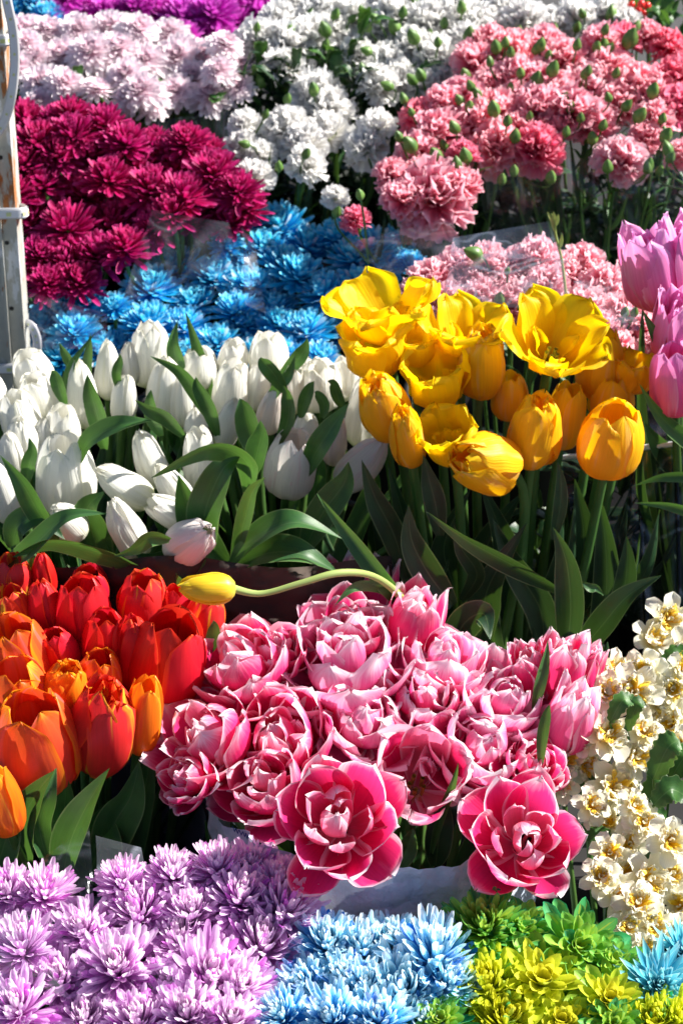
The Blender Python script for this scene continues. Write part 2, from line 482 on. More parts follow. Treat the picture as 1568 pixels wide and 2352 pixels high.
def petal(mb, path, width, phi, wf=WF_OVAL, cup=1.0, nt_=13, ns=9, ruffle=0.0, rfreq=2.0, twist=0.0, off=(0, 0),
          rnd=None, lay=0.0, tipruff=0.0, notch=0.0, tfreq=3.0, curl=0.0):
    """path: (r,z) profile; width: half width; cup: bend radius relative to width"""
    q = np.linspace(0, 1, nt_)
    t = 1 - (1 - q) ** 1.35
    c = cat(path, t)
    d = np.gradient(c, axis=0)
    d /= np.linalg.norm(d, axis=1, keepdims=True) + 1e-9
    nrm = np.stack([-d[:, 1], d[:, 0]], 1)            # towards the axis / up
    hw = cat(wf, t)[:, 0] * width
    s = np.linspace(-1, 1, ns)
    rho = np.maximum(width * cup, 1e-3)
    ang = hw[:, None] * s[None, :] / rho
    ang = np.clip(ang, -1.5, 1.5)
    side = rho * np.sin(ang)
    inw = rho * (1 - np.cos(ang))
    ph = rs.uniform(0, 6.28, 3)
    if ruffle:
        inw = inw + ruffle * (np.abs(s)[None, :] ** 2.2) * np.sin(rfreq * 6.28 * t[:, None] + ph[0] + 2.0 * np.sign(s)[None, :]) * np.clip(t[:, None] * 1.6, 0, 1)
    if tipruff:
        inw = inw + tipruff * (t[:, None] ** 4) * np.sin(tfreq * s[None, :] * 2 + ph[1])
    if curl:
        inw = inw + curl * (t[:, None] ** 5)
    if twist:
        side, inw = side + twist * t[:, None] * inw, inw + twist * t[:, None] * side
    r = c[:, 0][:, None] + nrm[:, 0][:, None] * inw
    z = c[:, 1][:, None] + nrm[:, 1][:, None] * inw
    if notch:
        k = notch * (t[:, None] ** 6) * (np.sin(s[None, :] * 5.0 + ph[2]) * .6 + np.sin(s[None, :] * 11 + ph[1]) * .4)
        r = r + d[:, 0][:, None] * k
        z = z + d[:, 1][:, None] * k
    cp, sp = math.cos(phi), math.sin(phi)
    x = r * cp - side * sp + off[0]
    y = r * sp + side * cp + off[1]
    V = np.stack([x, y, z], -1)
    UV = np.stack(np.broadcast_arrays((s[None, :] + 1) / 2, t[:, None]), -1)
    mb.grid(V, UV, rs.uniform() if rnd is None else rnd, lay)


def jit(path, a=.05, rsc=1.0, zsc=1.0):
    return [(max(.01, r * rsc * (1 + rs.uniform(-a, a))), z * zsc * (1 + rs.uniform(-a, a) * .6)) for r, z in path]


PR = {
    'closed': [(.04, 0), (.24, .05), (.36, .20), (.385, .40), (.34, .62), (.23, .83), (.07, 1.0)],
    'semi': [(.04, 0), (.27, .05), (.41, .20), (.44, .42), (.405, .66), (.31, .86), (.20, 1.0)],
    'cup': [(.04, 0), (.28, .05), (.45, .22), (.52, .46), (.55, .70), (.58, .88), (.62, .98)],
    'open': [(.04, 0), (.24, .05), (.42, .20), (.58, .42), (.72, .66), (.88, .88), (1.04, 1.0)],
}


def one(fn):
    mb = MB()
    fn(mb)
    return mb.mesh('petal')


def tulip_petals(kind):
    out = []
    if kind in ('closed', 'semi'):
        P = PR[kind]
        W = .36 if kind == 'closed' else .40
        for k in range(3):
            out.append(one(lambda mb: petal(mb, jit(P, .04, rs.uniform(.90, .96)), W, k * 2.094 + 1.047 + rs.uniform(-.1, .1), WF_OVAL, cup=.92, ruffle=.012, tipruff=.01, lay=1)))
        for k in range(3):
            fl = rs.uniform(.98, 1.12)
            P2 = jit(P, .04, 1.0)
            P2[-1] = (P2[-1][0] * fl * 1.1, P2[-1][1] * rs.uniform(.92, 1.0))
            out.append(one(lambda mb: petal(mb, P2, W * 1.04, k * 2.094 + rs.uniform(-.1, .1), WF_OVAL, cup=1.0, ruffle=.02, tipruff=.02, notch=.02, curl=rs.uniform(-.05, .03))))
    elif kind == 'parrot':     # semi-double: extra inner petals crumpled at the top
        P = PR['semi']
        for k in range(4):
            out.append(one(lambda mb: petal(mb, jit(P, .05, .62, .93), .24, k * 1.57 + rs.uniform(-.3, .3), WF_ROUND, cup=.8, ruffle=.05, tipruff=.05, notch=.05, lay=1)))
        for k in range(3):
            out.append(one(lambda mb: petal(mb, jit(P, .05, .86), .38, k * 2.094 + 1.0, WF_ROUND, cup=.95, ruffle=.03, tipruff=.03, notch=.04, lay=1)))
        for k in range(3):
            out.append(one(lambda mb: petal(mb, jit(P, .05, 1.0, .95), .42, k * 2.094, WF_ROUND, cup=1.0, ruffle=.03, tipruff=.03, notch=.04)))
    elif kind in ('cup', 'open'):
        P = PR[kind]
        W = .46 if kind == 'cup' else .52
        for k in range(3):
            out.append(one(lambda mb: petal(mb, jit(P, .07, .9, 1.0), W * .8, k * 2.094 + 1.047, WF_ROUND, cup=1.25, ruffle=.045, tipruff=.05, notch=.05, nt_=17, ns=13, lay=1)))
        for k in range(5 if kind == 'open' else 3):
            st = 1.257 if kind == 'open' else 2.094
            out.append(one(lambda mb: petal(mb, jit(P, .07, 1.0, .95), W, k * st + rs.uniform(-.15, .15), WF_ROUND, cup=1.4, ruffle=.08, rfreq=1.9, tipruff=.09, tfreq=4.5, notch=.08, nt_=17, ns=13)))
        for k in range(3):
            out.append(one(lambda mb: petal(mb, jit(P, .1, .45, .6), .16, rs.uniform(0, 6.28), WF_ROUND, cup=.8, ruffle=.05, tipruff=.05, notch=.05, lay=1)))
    elif kind in ('double', 'dopen', 'dbud'):
        if kind == 'dbud':
            L = [(5, [(.04, 0), (.26, .05), (.40, .22), (.44, .45), (.38, .72), (.26, .98)], .30, 1.0, 0),
                 (5, [(.04, 0), (.22, .05), (.32, .22), (.35, .48), (.30, .75), (.20, 1.0)], .26, 1.0, .5),
                 (4, [(.04, 0), (.12, .1), (.20, .3), (.22, .6), (.12, .98)], .2, 1.0, 1)]
        elif kind == 'double':
            L = [(5, [(.04, 0), (.34, .02), (.66, .12), (.90, .32), (1.02, .56)], .58, 1.0, 0),
                 (5, [(.04, 0), (.32, .06), (.60, .24), (.78, .52), (.80, .84)], .56, 1.0, .3),
                 (5, [(.04, .02), (.26, .12), (.46, .36), (.56, .66), (.50, .98)], .46, 1.0, .6),
                 (4, [(.03, .04), (.16, .2), (.28, .46), (.34, .76), (.24, 1.02)], .34, 1.0, .8),
                 (2, [(.03, .06), (.08, .25), (.12, .5), (.14, .8), (.06, 1.0)], .24, 1.0, 1)]
        else:
            L = [(5, [(.04, 0), (.36, .02), (.68, .08), (.94, .24), (1.06, .46)], .50, 1.0, 0),
                 (6, [(.04, 0), (.36, .05), (.62, .24), (.78, .56), (.78, .95)], .50, 1.0, .3),
                 (5, [(.04, .02), (.22, .12), (.38, .32), (.46, .62), (.36, .92)], .26, 1.0, .9),
                 (4, [(.03, .04), (.12, .16), (.20, .36), (.24, .62), (.14, .86)], .22, 1.0, 1)]
        for li, (n, P, W, _, lay) in enumerate(L):
            a0 = rs.uniform(0, 6.28)
            for k in range(n):
                inner = lay >= .6
                PP = jit(P, .07 if inner else .04, rs.uniform(.88, 1.06), rs.uniform(.86, 1.05))
                out.append(one(lambda mb: petal(mb, PP, W * rs.uniform(.82, 1.12), a0 + k * 6.283 / n + rs.uniform(-.2, .2), WF_ROUND if rs.uniform() < .85 else WF_OVAL,
                                                cup=rs.uniform(.75, 1.0), ruffle=.045 + .02 * inner, rfreq=rs.uniform(.6, 1.2), twist=rs.uniform(-.15, .15) * (1 if inner else .3),
                                                tipruff=.03, notch=.028, tfreq=rs.uniform(1.5, 3), curl=rs.uniform(-.10, .20) if inner else rs.uniform(-.16, .08),
                                                off=(rs.uniform(-.05, .05) * inner, rs.uniform(-.05, .05) * inner), lay=lay)))
    return out


LIB = {}
for kd, nv in (('closed', 5), ('semi', 4), ('parrot', 4), ('cup', 3), ('open', 3), ('double', 6), ('dopen', 3), ('dbud', 3)):
    LIB[kd] = [tulip_petals(kd) for _ in range(nv)]


def tube_mesh(pts, r0, r1, seg=8, ns=7, bulge=None, name='stem'):
    t = np.linspace(0, 1, seg)
    P = cat([tuple(p) for p in pts], t)
    T = np.gradient(P, axis=0)
    T /= np.linalg.norm(T, axis=1, keepdims=True) + 1e-9
    ref = np.array([.3, .9, .2])
    A = np.cross(T, ref)
    A /= np.linalg.norm(A, axis=1, keepdims=True) + 1e-9
    B = np.cross(T, A)
    a = np.linspace(0, 2 * np.pi, ns + 1)
    rr = lerp(r0, r1, t)
    if bulge is not None:
        rr = cat(bulge, t)[:, 0]
    V = P[:, None, :] + rr[:, None, None] * (np.cos(a)[None, :, None] * A[:, None, :] + np.sin(a)[None, :, None] * B[:, None, :])
    UV = np.stack(np.broadcast_arrays(np.linspace(0.1, .45, ns + 1)[None, :], t[:, None]), -1)
    mb = MB()
    mb.grid(V, UV)
    return mb.mesh(name)


def bez(p0, p1, p2, p3, n=8):
    return [p0 * (1 - t) ** 3 + p1 * 3 * t * (1 - t) ** 2 + p2 * 3 * t * t * (1 - t) + p3 * t ** 3 for t in [i / (n - 1) for i in range(n)]]


def leaf_mesh(pts, width, hint=None, fold=.35, roll=0.0, wf=None, seg=20, wave=.0, name='leaf', ns=7):
    """pts world-ish points from base to tip relative to the parent"""
    t = np.linspace(0, 1, seg)
    P = cat([tuple(p) for p in pts], t)
    T = np.gradient(P, axis=0)
    T /= np.linalg.norm(T, axis=1, keepdims=True) + 1e-9
    h = np.array(hint if hint is not None else (0, -.8, .6), float)
    sd_ = np.cross(T, h)
    sd_ /= np.linalg.norm(sd_, axis=1, keepdims=True) + 1e-9
    nn = np.cross(sd_, T)
    ro = np.asarray(roll) * np.ones(seg) if np.isscalar(roll) else np.interp(t, np.linspace(0, 1, len(roll)), roll)
    cr, sr = np.cos(ro)[:, None], np.sin(ro)[:, None]
    sd2 = sd_ * cr + nn * sr
    nn2 = nn * cr - sd_ * sr
    wv = cat(wf or [.35, .65, .9, 1.0, .96, .82, .55, .25, .01], t)[:, 0] * width
    s = np.linspace(-1, 1, ns)
    ph = rs.uniform(0, 6.28)
    up = fold * wv[:, None] * np.abs(s)[None, :] ** 1.3 + wave * width * (np.abs(s)[None, :] ** 2) * np.sin(t[:, None] * 9 + ph + s[None, :])
    V = P[:, None, :] + sd2[:, None, :] * (wv[:, None] * s[None, :] * (1 - fold * .25))[..., None] + nn2[:, None, :] * up[..., None]
    UV = np.stack(np.broadcast_arrays((s[None, :] + 1) / 2, t[:, None]), -1)
    mb = MB()
    mb.grid(V, UV)
    return mb.mesh(name)


# ------------------------------------------------------------------ bunches and labels
BUNCH = {}      # name -> list of (root, px, py, adj, kind)


def register(bunch, root, px, py, adj, kind):
    BUNCH.setdefault(bunch, []).append((root, px, py, adj, kind))


ORD = ['', 'second', 'third', 'fourth', 'fifth', 'sixth', 'seventh', 'eighth', 'ninth', 'tenth', 'eleventh', 'twelfth']


def label_bunches():
    for bunch, L in BUNCH.items():
        n = len(L)
        rows = max(1, min(7, int(round(math.sqrt(n * .75)))))
        L.sort(key=lambda e: -e[2])
        per = math.ceil(n / rows)
        chunks = [L[i:i + per] for i in range(0, n, per)]
        for ri, ch in enumerate(chunks):
            if len(chunks) == 1:
                rw = ''
            elif ri == 0:
                rw = ' in front row'
            elif ri == len(chunks) - 1:
                rw = ' in back row'
            else:
                rw = ' in %s row' % ORD[ri]
            ch.sort(key=lambda e: e[1])
            for i, (root, px, py, adj, kind) in enumerate(ch):
                if len(ch) == 1:
                    pos = 'alone'
                elif i == 0:
                    pos = 'leftmost'
                elif i == len(ch) - 1:
                    pos = 'rightmost'
                else:
                    pos = ORD[i] + ' from left'
                if not root.get('label'):
                    root['label'] = '%s %s, %s%s of %s' % (adj, kind, pos, rw, bunch)


def ymap(y0, Y0, y1, Y1):
    return lambda py: lerp(Y0, Y1, (py - y0) / (y1 - y0))


class Bucket:
    def __init__(self, px, py, Y, floor, r=.12, h=.22, mat='bucket', label='', base_r=None):
        p = at(px, py, Y)
        self.c = Vector((p.x, Y, floor))
        self.r, self.h = r, h
        root = thing('flower_bucket', self.c, label, 'bucket')
        prof = [(r * .78, 0), (r * .80, h * .02), (r * .9, h * .5), (r, h), (r * 1.05, h + .002), (r * 1.05, h - .012), (r * 1.02, h - .014)]
        inner = [(r * .97, h), (r * .88, h * .5), (r * .77, .012), (.001, .012)]
        for nm, pf in (('body', prof), ('inside', inner)):
            a = np.linspace(0, 2 * np.pi, 41)
            P = np.array(pf)
            V = np.stack([P[:, 0][:, None] * np.cos(a), P[:, 0][:, None] * np.sin(a), np.broadcast_to(P[:, 1][:, None], (len(P), 41))], -1)
            mb = MB()
            mb.grid(V, np.zeros((len(P), 41, 2)))
            obj(nm, mb.mesh('bucket_' + nm), M[mat], root)
        a = np.linspace(0, 2 * np.pi, 41)
        P = np.array([(.0005, h * .55), (r * .885, h * .55)])
        V = np.stack([P[:, 0][:, None] * np.cos(a), P[:, 0][:, None] * np.sin(a), np.broadcast_to(P[:, 1][:, None], (2, 41))], -1)
        mb = MB()
        mb.grid(V, np.zeros((2, 41, 2)))
        obj('water', mb.mesh('water'), M['water'], root)
        self.root = root

    def foot(self, head):
        d = Vector((head.x - self.c.x, head.y - self.c.y, 0))
        lim = self.r * .62
        d = d * .4
        if d.length > lim: d = d.normalized() * lim
        return self.c + d + Vector((random.uniform(-.008, .008), random.uniform(-.008, .008), .02))

    def rimpoint(self, head):
        d = Vector((head.x - self.c.x, head.y - self.c.y, 0))
        lim = self.r * .85
        d = d * .7
        if d.length > lim: d = d.normalized() * lim
        return self.c + d + Vector((0, 0, self.h))


def axis_of(lean, fwd):
    a = Vector((math.sin(R(lean)), 0, math.cos(R(lean))))
    return (a + Vector((0, -fwd, 0))).normalized()


VISIBLE = {'closed': .80, 'semi': .90, 'parrot': .90, 'cup': 1.22, 'open': 2.0, 'double': 1.60, 'dopen': 1.85, 'dbud': .88}
ASPECT = {'cup': .95, 'open': .50, 'double': .52, 'dopen': .46}


def tulip(bunch, Yf, e, mats, bucket, adj=None, leaves=1, stem_r=.0042, leafmat='leaf', Y=None, stem_ctrl=None, label=None,
          kindname='tulip', leaflen=(.8, 1.05)):
    x, y, wpx, hpx, lean, fwd, kind = e[:7]
    mk = e[7] if len(e) > 7 else mats[0]
    Yh = Yf(y) if Y is None else Y
    c = at(x, y, Yh)
    d = depth_of(c)
    k = d / F_PX
    a = axis_of(lean, fwd)
    W = wpx * k
    view = (c - Vector((0, 0, CAM_H))).normalized()
    dot = abs(a.dot(view))
    perp = math.sqrt(max(.05, 1 - dot * dot))
    sxy = W / VISIBLE[kind]
    if kind in ASPECT:
        L = sxy * ASPECT[kind] * 2.0 if kind in ('open', 'double', 'dopen') else sxy * 1.0
    else:
        L = (hpx * k - W * dot * .35) / perp
        L = min(max(L, W * 1.15), W * 2.3)
    base = c - a * L * .5
    foot = bucket.foot(c)
    root = thing('double_tulip' if kind in ('double', 'dopen', 'dbud') else 'tulip', foot)
    sp = random.uniform(0, 6.28)
    mtx = Matrix.Translation(base - foot) @ basis(a, sp, sxy, sxy, L)
    for pm in random.choice(LIB[kind]):
        obj('petal', pm, M[mk], root, mtx)
    if kind == 'dopen' or kind == 'open' or kind == 'cup':
        for j in range(5):
            ph = j * 1.256
            p = base + (basis(a, sp) @ Vector((math.cos(ph) * .10 * sxy, math.sin(ph) * .10 * sxy, 0)))
            obj('stamen', tube_mesh([p - foot, p - foot + a * L * .2, p - foot + a * L * .36], .0016, .0022, 4, 5, name='stamen'),
                M['anther'] if kind == 'dopen' else M['disc'], root)
    sc_ = stem_ctrl or bez(base + a * .002, base - a * (.05 + .25 * (base - foot).length * .3), foot.lerp(bucket.rimpoint(c), 1.0) + Vector((0, 0, .03)), foot, 10)
    obj('stem', tube_mesh([p - foot for p in sc_], stem_r, stem_r * 1.15, 14, name='stem'), M['stem'], root)
    H = (base - foot).length
    for j in range(leaves):
        out_ = Vector((c.x - bucket.c.x, c.y - bucket.c.y, 0))
        ang = math.atan2(out_.y, out_.x) + random.uniform(-1.3, 1.3)
        o_ = Vector((math.cos(ang), math.sin(ang), 0))
        rim = bucket.rimpoint(c)
        s0 = foot.lerp(rim, .8)
        f = random.uniform(*leaflen)
        top = base.z + (L * .25) * random.uniform(-.6, 1.0)
        top = s0.z + (top - s0.z) * f
        bend = random.uniform(.01, .06)
        p3 = Vector((lerp(s0.x, base.x, .9), lerp(s0.y, base.y, .9), top)) + o_ * (bend + .015)
        p1 = s0.lerp(p3, .35) + o_ * .012
        p2 = s0.lerp(p3, .72) + o_ * (.012 + bend * .2)
        lm = leaf_mesh([s0 - foot, p1 - foot, p2 - foot, p3 - foot], random.uniform(.011, .018), hint=tuple(-o_), fold=random.uniform(.3, .6),
                       roll=[0, random.uniform(-.5, .5), random.uniform(-1, 1)], wave=.1)
        obj('leaf', lm, M[leafmat], root)
    root['category'] = 'tulip'
    root['group'] = 'tulips in ' + bunch
    if label: root['label'] = label
    colr = adj or {'white': 'white', 'blush': 'blush white', 'yellow': 'yellow', 'amber': 'amber yellow', 'lemon': 'lemon yellow', 'red': 'red', 'orange': 'orange',
                   'flame': 'striped red', 'ember': 'golden orange', 'double': 'deep pink', 'double_pale': 'pale pink', 'lilac': 'lilac pink'}[mk]
    form = {'closed': 'closed', 'semi': 'cupped', 'parrot': 'crumpled', 'cup': 'open', 'open': 'wide open', 'double': 'double', 'dopen': 'wide open double', 'dbud': 'half closed double'}[kind]
    register(bunch, root, x, y, form + ' ' + colr, kindname)
    return root


HEROLEAF = []


def hero_leaf(root, pts, wpx, fold=.3, roll=0.0, mat='leaf', hint=None, wave=.05, wf=None):
    P = [at(*p) for p in pts]
    k = depth_of(P[len(P) // 2]) / F_PX
    foot = Vector(root.location)
    o = obj('leaf', leaf_mesh([p - foot for p in P], wpx * k * .5, hint=hint or (0, -.88, .47), fold=fold, roll=roll, wave=wave, wf=wf, seg=26), M[mat], root)
    return o


# ------------------------------------------------------------------ mums, carnations, daffodils
def mum_meshes(n, elo, ehi, wid, ns=4, nt_=6, lin=.5, curl=.5, pw=1.0, wf=WF_STRAP, split=.5, lenj=.1, cupf=.8, r0=.10, wob=.08):
    mo, mi = MB(), MB()
    for i in range(n):
        f = i / (n - 1)
        phi = i * 2.39996 + rs.uniform(-wob, wob) * 2
        L = lerp(1.0, lin, f) * (1 + rs.uniform(-lenj, lenj))
        e = R(lerp(elo, ehi, f ** pw) + rs.uniform(-8, 8))
        cu = curl * rs.uniform(.4, 1.4)
        t = np.linspace(0, 1, 6)
        ang = e + cu * t * t - .15 * (1 - f)
        dr = np.cos(ang) / 5 * L
        dz = np.sin(ang) / 5 * L
        rr = r0 * (1 - f) + np.concatenate([[0], np.cumsum(dr[:-1])]) * .9
        zz = .16 * f + np.concatenate([[0], np.cumsum(dz[:-1])]) * .9
        petal(mo if f < split else mi, list(zip(np.maximum(rr, .004), zz)), wid * lerp(1, .72, f) * rs.uniform(.85, 1.15), phi, wf, cup=cupf, nt_=nt_, ns=ns,
              lay=f, twist=rs.uniform(-.4, .4), notch=.02)
    return mo.mesh('outer_petals'), mi.mesh('inner_petals')


def disc_mesh():
    mb = MB()
    a = np.linspace(0, 2 * np.pi, 13)
    P = np.array([(.11, .02), (.10, .08), (.05, .11), (.001, .12)])
    V = np.stack([P[:, 0][:, None] * np.cos(a), P[:, 0][:, None] * np.sin(a), np.broadcast_to(P[:, 1][:, None], (4, 13))], -1)
    mb.grid(V, np.zeros((4, 13, 2)))
    return mb.mesh('flower_center')


DISC = disc_mesh()
MUM = {
    'big': [mum_meshes(185, 0, 84, .096, ns=5, nt_=9, lin=.66, curl=.62, cupf=.85, split=.5, wf=WF_MUM, lenj=.2, wob=.2) for _ in range(6)],
    'back': [mum_meshes(130, 2, 82, .115, ns=4, nt_=6, lin=.62, curl=.65, cupf=1.05, wf=WF_MUM, lenj=.14) for _ in range(4)],
    'spiky': [mum_meshes(120, -10, 82, .115, ns=4, nt_=7, lin=.62, curl=.6, lenj=.18, cupf=1.0, wf=WF_MUM) for _ in range(4)],
    'flat': [mum_meshes(140, -20, 70, .135, ns=4, nt_=7, lin=.34, curl=.50, pw=1.0, cupf=1.1, wf=WF_MUM) for _ in range(4)],
    'daisy': [mum_meshes(52, 4, 70, .17, ns=5, nt_=8, lin=.45, curl=.35, wf=WF_ROUND, split=.6) for _ in range(3)],
    'teal': [mum_meshes(105, 6, 80, .10, ns=5, nt_=8, lin=.42, curl=.45, wf=WF_POINT) for _ in range(2)],
}


def toothed_leaf(parent, p0, p1, wd, mat='mumleaf', up=(0, 0, 1)):
    n = 15
    wfv = [0.05] + [(.35 + .65 * math.sin(math.pi * i / n)) * (1.0 if i % 2 else .78) for i in range(1, n)] + [.02]
    mid = p0.lerp(p1, .5) + Vector((0, 0, .012))
    return obj('leaf', leaf_mesh([p0, mid, p1], wd, hint=up, fold=.2, wf=wfv, seg=30, wave=.15), M[mat], parent)


def mum(bunch, Yf, e, style, mat, bucket, sxy=1.0, adj='', leaves=0, group=None, label=None, stemmat='stem'):
    x, y, wpx = e[:3]
    lean = e[3] if len(e) > 3 else random.uniform(-14, 14)
    fwd = e[4] if len(e) > 4 else random.uniform(.12, .45)
    mat = e[5] if len(e) > 5 else mat
    style = e[6] if len(e) > 6 else style
    jt = .012 if style in ('big', 'daisy', 'teal') else .03
    wpx *= random.uniform(.88, 1.12)
    c = at(x, y, Yf(y) + random.uniform(-jt, jt))
    k = depth_of(c) / F_PX
    a = axis_of(lean + random.uniform(-9, 9), fwd + random.uniform(-.12, .12))
    s = wpx * k * .5 * 1.18
    base = c - a * s * .28
    foot = bucket.foot(c)
    root = thing('chrysanthemum', foot)
    mtx = Matrix.Translation(base - foot) @ basis(a, random.uniform(0, 6.28), s, s, s * sxy)
    mo, mi = random.choice(MUM[style])
    obj('outer_petals', mo, M[mat], root, mtx)
    obj('inner_petals', mi, M[mat], root, mtx)
    if style in ('daisy', 'teal', 'flat'):
        obj('flower_center', DISC, M['disc'], root, mtx)
    st = bez(base + a * .002, base - a * .05, bucket.rimpoint(c) + Vector((0, 0, .02)), foot, 8)
    obj('stem', tube_mesh([p - foot for p in st], .0024, .003, 10, 6), M[stemmat], root)
    for j in range(leaves):
        an = random.uniform(0, 6.28)
        p0 = (base - a * random.uniform(.03, .07)) - foot
        toothed_leaf(root, p0, p0 + Vector((math.cos(an) * .045, math.sin(an) * .045, random.uniform(-.01, .02))), .012)
    root['category'] = 'chrysanthemum'
    root['group'] = 'chrysanthemums in ' + bunch
    if label: root['label'] = label
    nm = adj if mat not in ('turquoise', 'greenmum', 'limemum', 'skyblue') else {'turquoise': 'turquoise', 'greenmum': 'green', 'limemum': 'yellow green', 'skyblue': 'blue and white'}[mat]
    register(bunch, root, x, y, nm, 'chrysanthemum')
    return root


def carn_meshes():
    mb = MB()
    n = 46
    for i in range(n):
        f = i / (n - 1)
        phi = i * 2.39996 + rs.uniform(-.3, .3)
        e = R(lerp(-22, 84, f ** .85) + rs.uniform(-9, 9))
        L = lerp(1.0, .86, f) * rs.uniform(.86, 1.1)
        t = np.linspace(0, 1, 5)
        ang = e + rs.uniform(-.35, .35) * t
        rr = .04 + np.cumsum(np.concatenate([[0], np.cos(ang[:-1]) * L / 4]))
        zz = np.cumsum(np.concatenate([[0], np.sin(ang[:-1]) * L / 4]))
        # fan with a frilled, toothed edge
        nt_, ns = 9, 15
        q = np.linspace(0, 1, nt_)
        c = cat(list(zip(rr, zz)), q)
        d = np.gradient(c, axis=0)
        d /= np.linalg.norm(d, axis=1, keepdims=True)
        nrm = np.stack([-d[:, 1], d[:, 0]], 1)
        s = np.linspace(-1, 1, ns)
        hw = (.05 + .50 * q ** 1.1) * rs.uniform(.85, 1.15)
        p1, p2, p3 = rs.uniform(0, 6.28, 3)
        amp = .095 * q[:, None] ** 1.6
        off = amp * (np.sin(s * rs.uniform(5, 8) + p1) + .55 * np.sin(s * 14 + p2))[None, :] + .10 * q[:, None] ** 2 * np.abs(s)[None, :]
        side = hw[:, None] * s[None, :] * (1 - .12 * np.abs(s)[None, :])
        ext = (q[:, None] ** 5) * (-.14 * s[None, :] ** 2 + .03 * (np.arange(ns) % 2)[None, :] + .04 * np.sin(9 * s + p3)[None, :])
        r = c[:, 0][:, None] + nrm[:, 0][:, None] * off + d[:, 0][:, None] * ext
        z = c[:, 1][:, None] + nrm[:, 1][:, None] * off + d[:, 1][:, None] * ext
        roll = rs.uniform(-.9, .9)
        side, z = side * math.cos(roll), z + side * math.sin(roll) * .8
        V = np.stack([r * math.cos(phi) - side * math.sin(phi), r * math.sin(phi) + side * math.cos(phi), z], -1)
        UV = np.stack(np.broadcast_arrays((s[None, :] + 1) / 2, q[:, None]), -1)
        mb.grid(V, UV, rs.uniform(), f)
    return mb.mesh('bloom')


CARN = [carn_meshes() for _ in range(6)]


def lathe(prof, n=12, name='calyx', ripple=0.0):
    a = np.linspace(0, 2 * np.pi, n + 1)
    P = np.array(prof, float)
    rad = P[:, 0][:, None] * (1 + ripple * np.cos(5 * a)[None, :])
    V = np.stack([rad * np.cos(a), rad * np.sin(a), np.broadcast_to(P[:, 1][:, None], rad.shape)], -1)
    UV = np.stack(np.broadcast_arrays((a / 6.2832 * .4 + .05)[None, :], np.linspace(0, 1, len(P))[:, None]), -1)
    mb = MB()
    mb.grid(V, UV)
    return mb.mesh(name)


CALYX = lathe([(.03, -.75), (.14, -.70), (.19, -.45), (.20, -.15), (.26, .0)], 12)
BUD = lathe([(.06, 0), (.22, .05), (.33, .25), (.34, .45), (.26, .70), (.13, .90), (.02, 1.02)], 15, 'bud', .06)
BUDS = []


def carnation(bunch, Yf, e, mat, bucket, adj, buds=1, group=None, label=None):
    x, y, wpx = e[:3]
    lean = e[3] if len(e) > 3 and e[3] is not None else random.uniform(-22, 22)
    fwd = e[4] if len(e) > 4 and e[4] is not None else random.uniform(.2, .65)
    mat = e[5] if len(e) > 5 else mat
    c = at(x, y, Yf(y) + random.uniform(-.015, .015))
    k = depth_of(c) / F_PX
    a = axis_of(lean, fwd)
    s = wpx * k * .5
    base = c - a * s * .35
    foot = bucket.foot(c)
    root = thing('carnation', foot)
    mtx = Matrix.Translation(base - foot) @ basis(a, random.uniform(0, 6.28), s, s * random.uniform(.9, 1.05), s)
    obj('bloom', random.choice(CARN), M[mat], root, mtx)
    obj('calyx', CALYX, M['bud'], root, mtx)
    st = bez(base - a * s * .7, base - a * (s + .05), bucket.rimpoint(c) + Vector((0, 0, .03)), foot, 8)
    obj('stem', tube_mesh([p - foot for p in st], .0017, .0024, 10, 6), M['stem'], root)
    for j in range(2):
        q = st[1 + j * 2] - foot
        an = random.uniform(0, 6.28)
        dv = Vector((math.cos(an) * .03, math.sin(an) * .03, .03))
        obj('leaf', leaf_mesh([q, q + dv * .6, q + dv * 1.3 + Vector((0, 0, -.012))], .0032, hint=(0, 0, 1), seg=8, ns=3), M['leaf'], root)
    if buds:
        for j in range(3):
            q = st[random.randint(2, 5)] - foot
            an = random.uniform(0, 6.28)
            dv = Vector((math.cos(an) * .022, math.sin(an) * .022, random.uniform(.05, .10)))
            obj('leaf', leaf_mesh([q, q + dv * .5 + Vector((0, 0, -.01)), q + dv], .0035, hint=(0, -1, .2), seg=8, ns=3), M['leaf_shade'], root)
    for j in range(buds if random.random() < .3 else 0):
        an = random.uniform(0, 6.28)
        p = c + Vector((math.cos(an) * s * 1.05, math.sin(an) * s * .7 - s * .25, s * random.uniform(.2, .75)))
        add_bud(root, base - a * (s + .035), p, random.uniform(26, 40) * k)
    root['category'] = 'carnation'
    root['group'] = 'carnations in ' + bunch
    if label: root['label'] = label
    BUDS.append((root, x, y, base - a * (s + .035), Yf))
    register(bunch, root, x, y, adj, 'carnation')
    return root


def add_bud(root, p_from, p, Lb, tilt=None, tipcol=None):
    foot = Vector(root.location)
    a = (Vector((0, 0, 1)) + Vector((random.uniform(-.5, .5), random.uniform(-.5, .2), 0))).normalized() if tilt is None else axis_of(*tilt)
    mtx = Matrix.Translation(p - foot - a * Lb * .5) @ basis(a, random.uniform(0, 6), Lb * 1.0, Lb * 1.0, Lb)
    b = obj('bud', BUD, M['bud'], root, mtx)
    s0 = p - a * Lb * .48
    st = bez(s0, s0 - a * .02, p_from + (s0 - p_from) * .2 + Vector((0, 0, .005)), p_from, 6)
    obj('bud_stem', tube_mesh([q - foot for q in st], .0012, .0016, 8, 5), M['stem'], root)
    return b


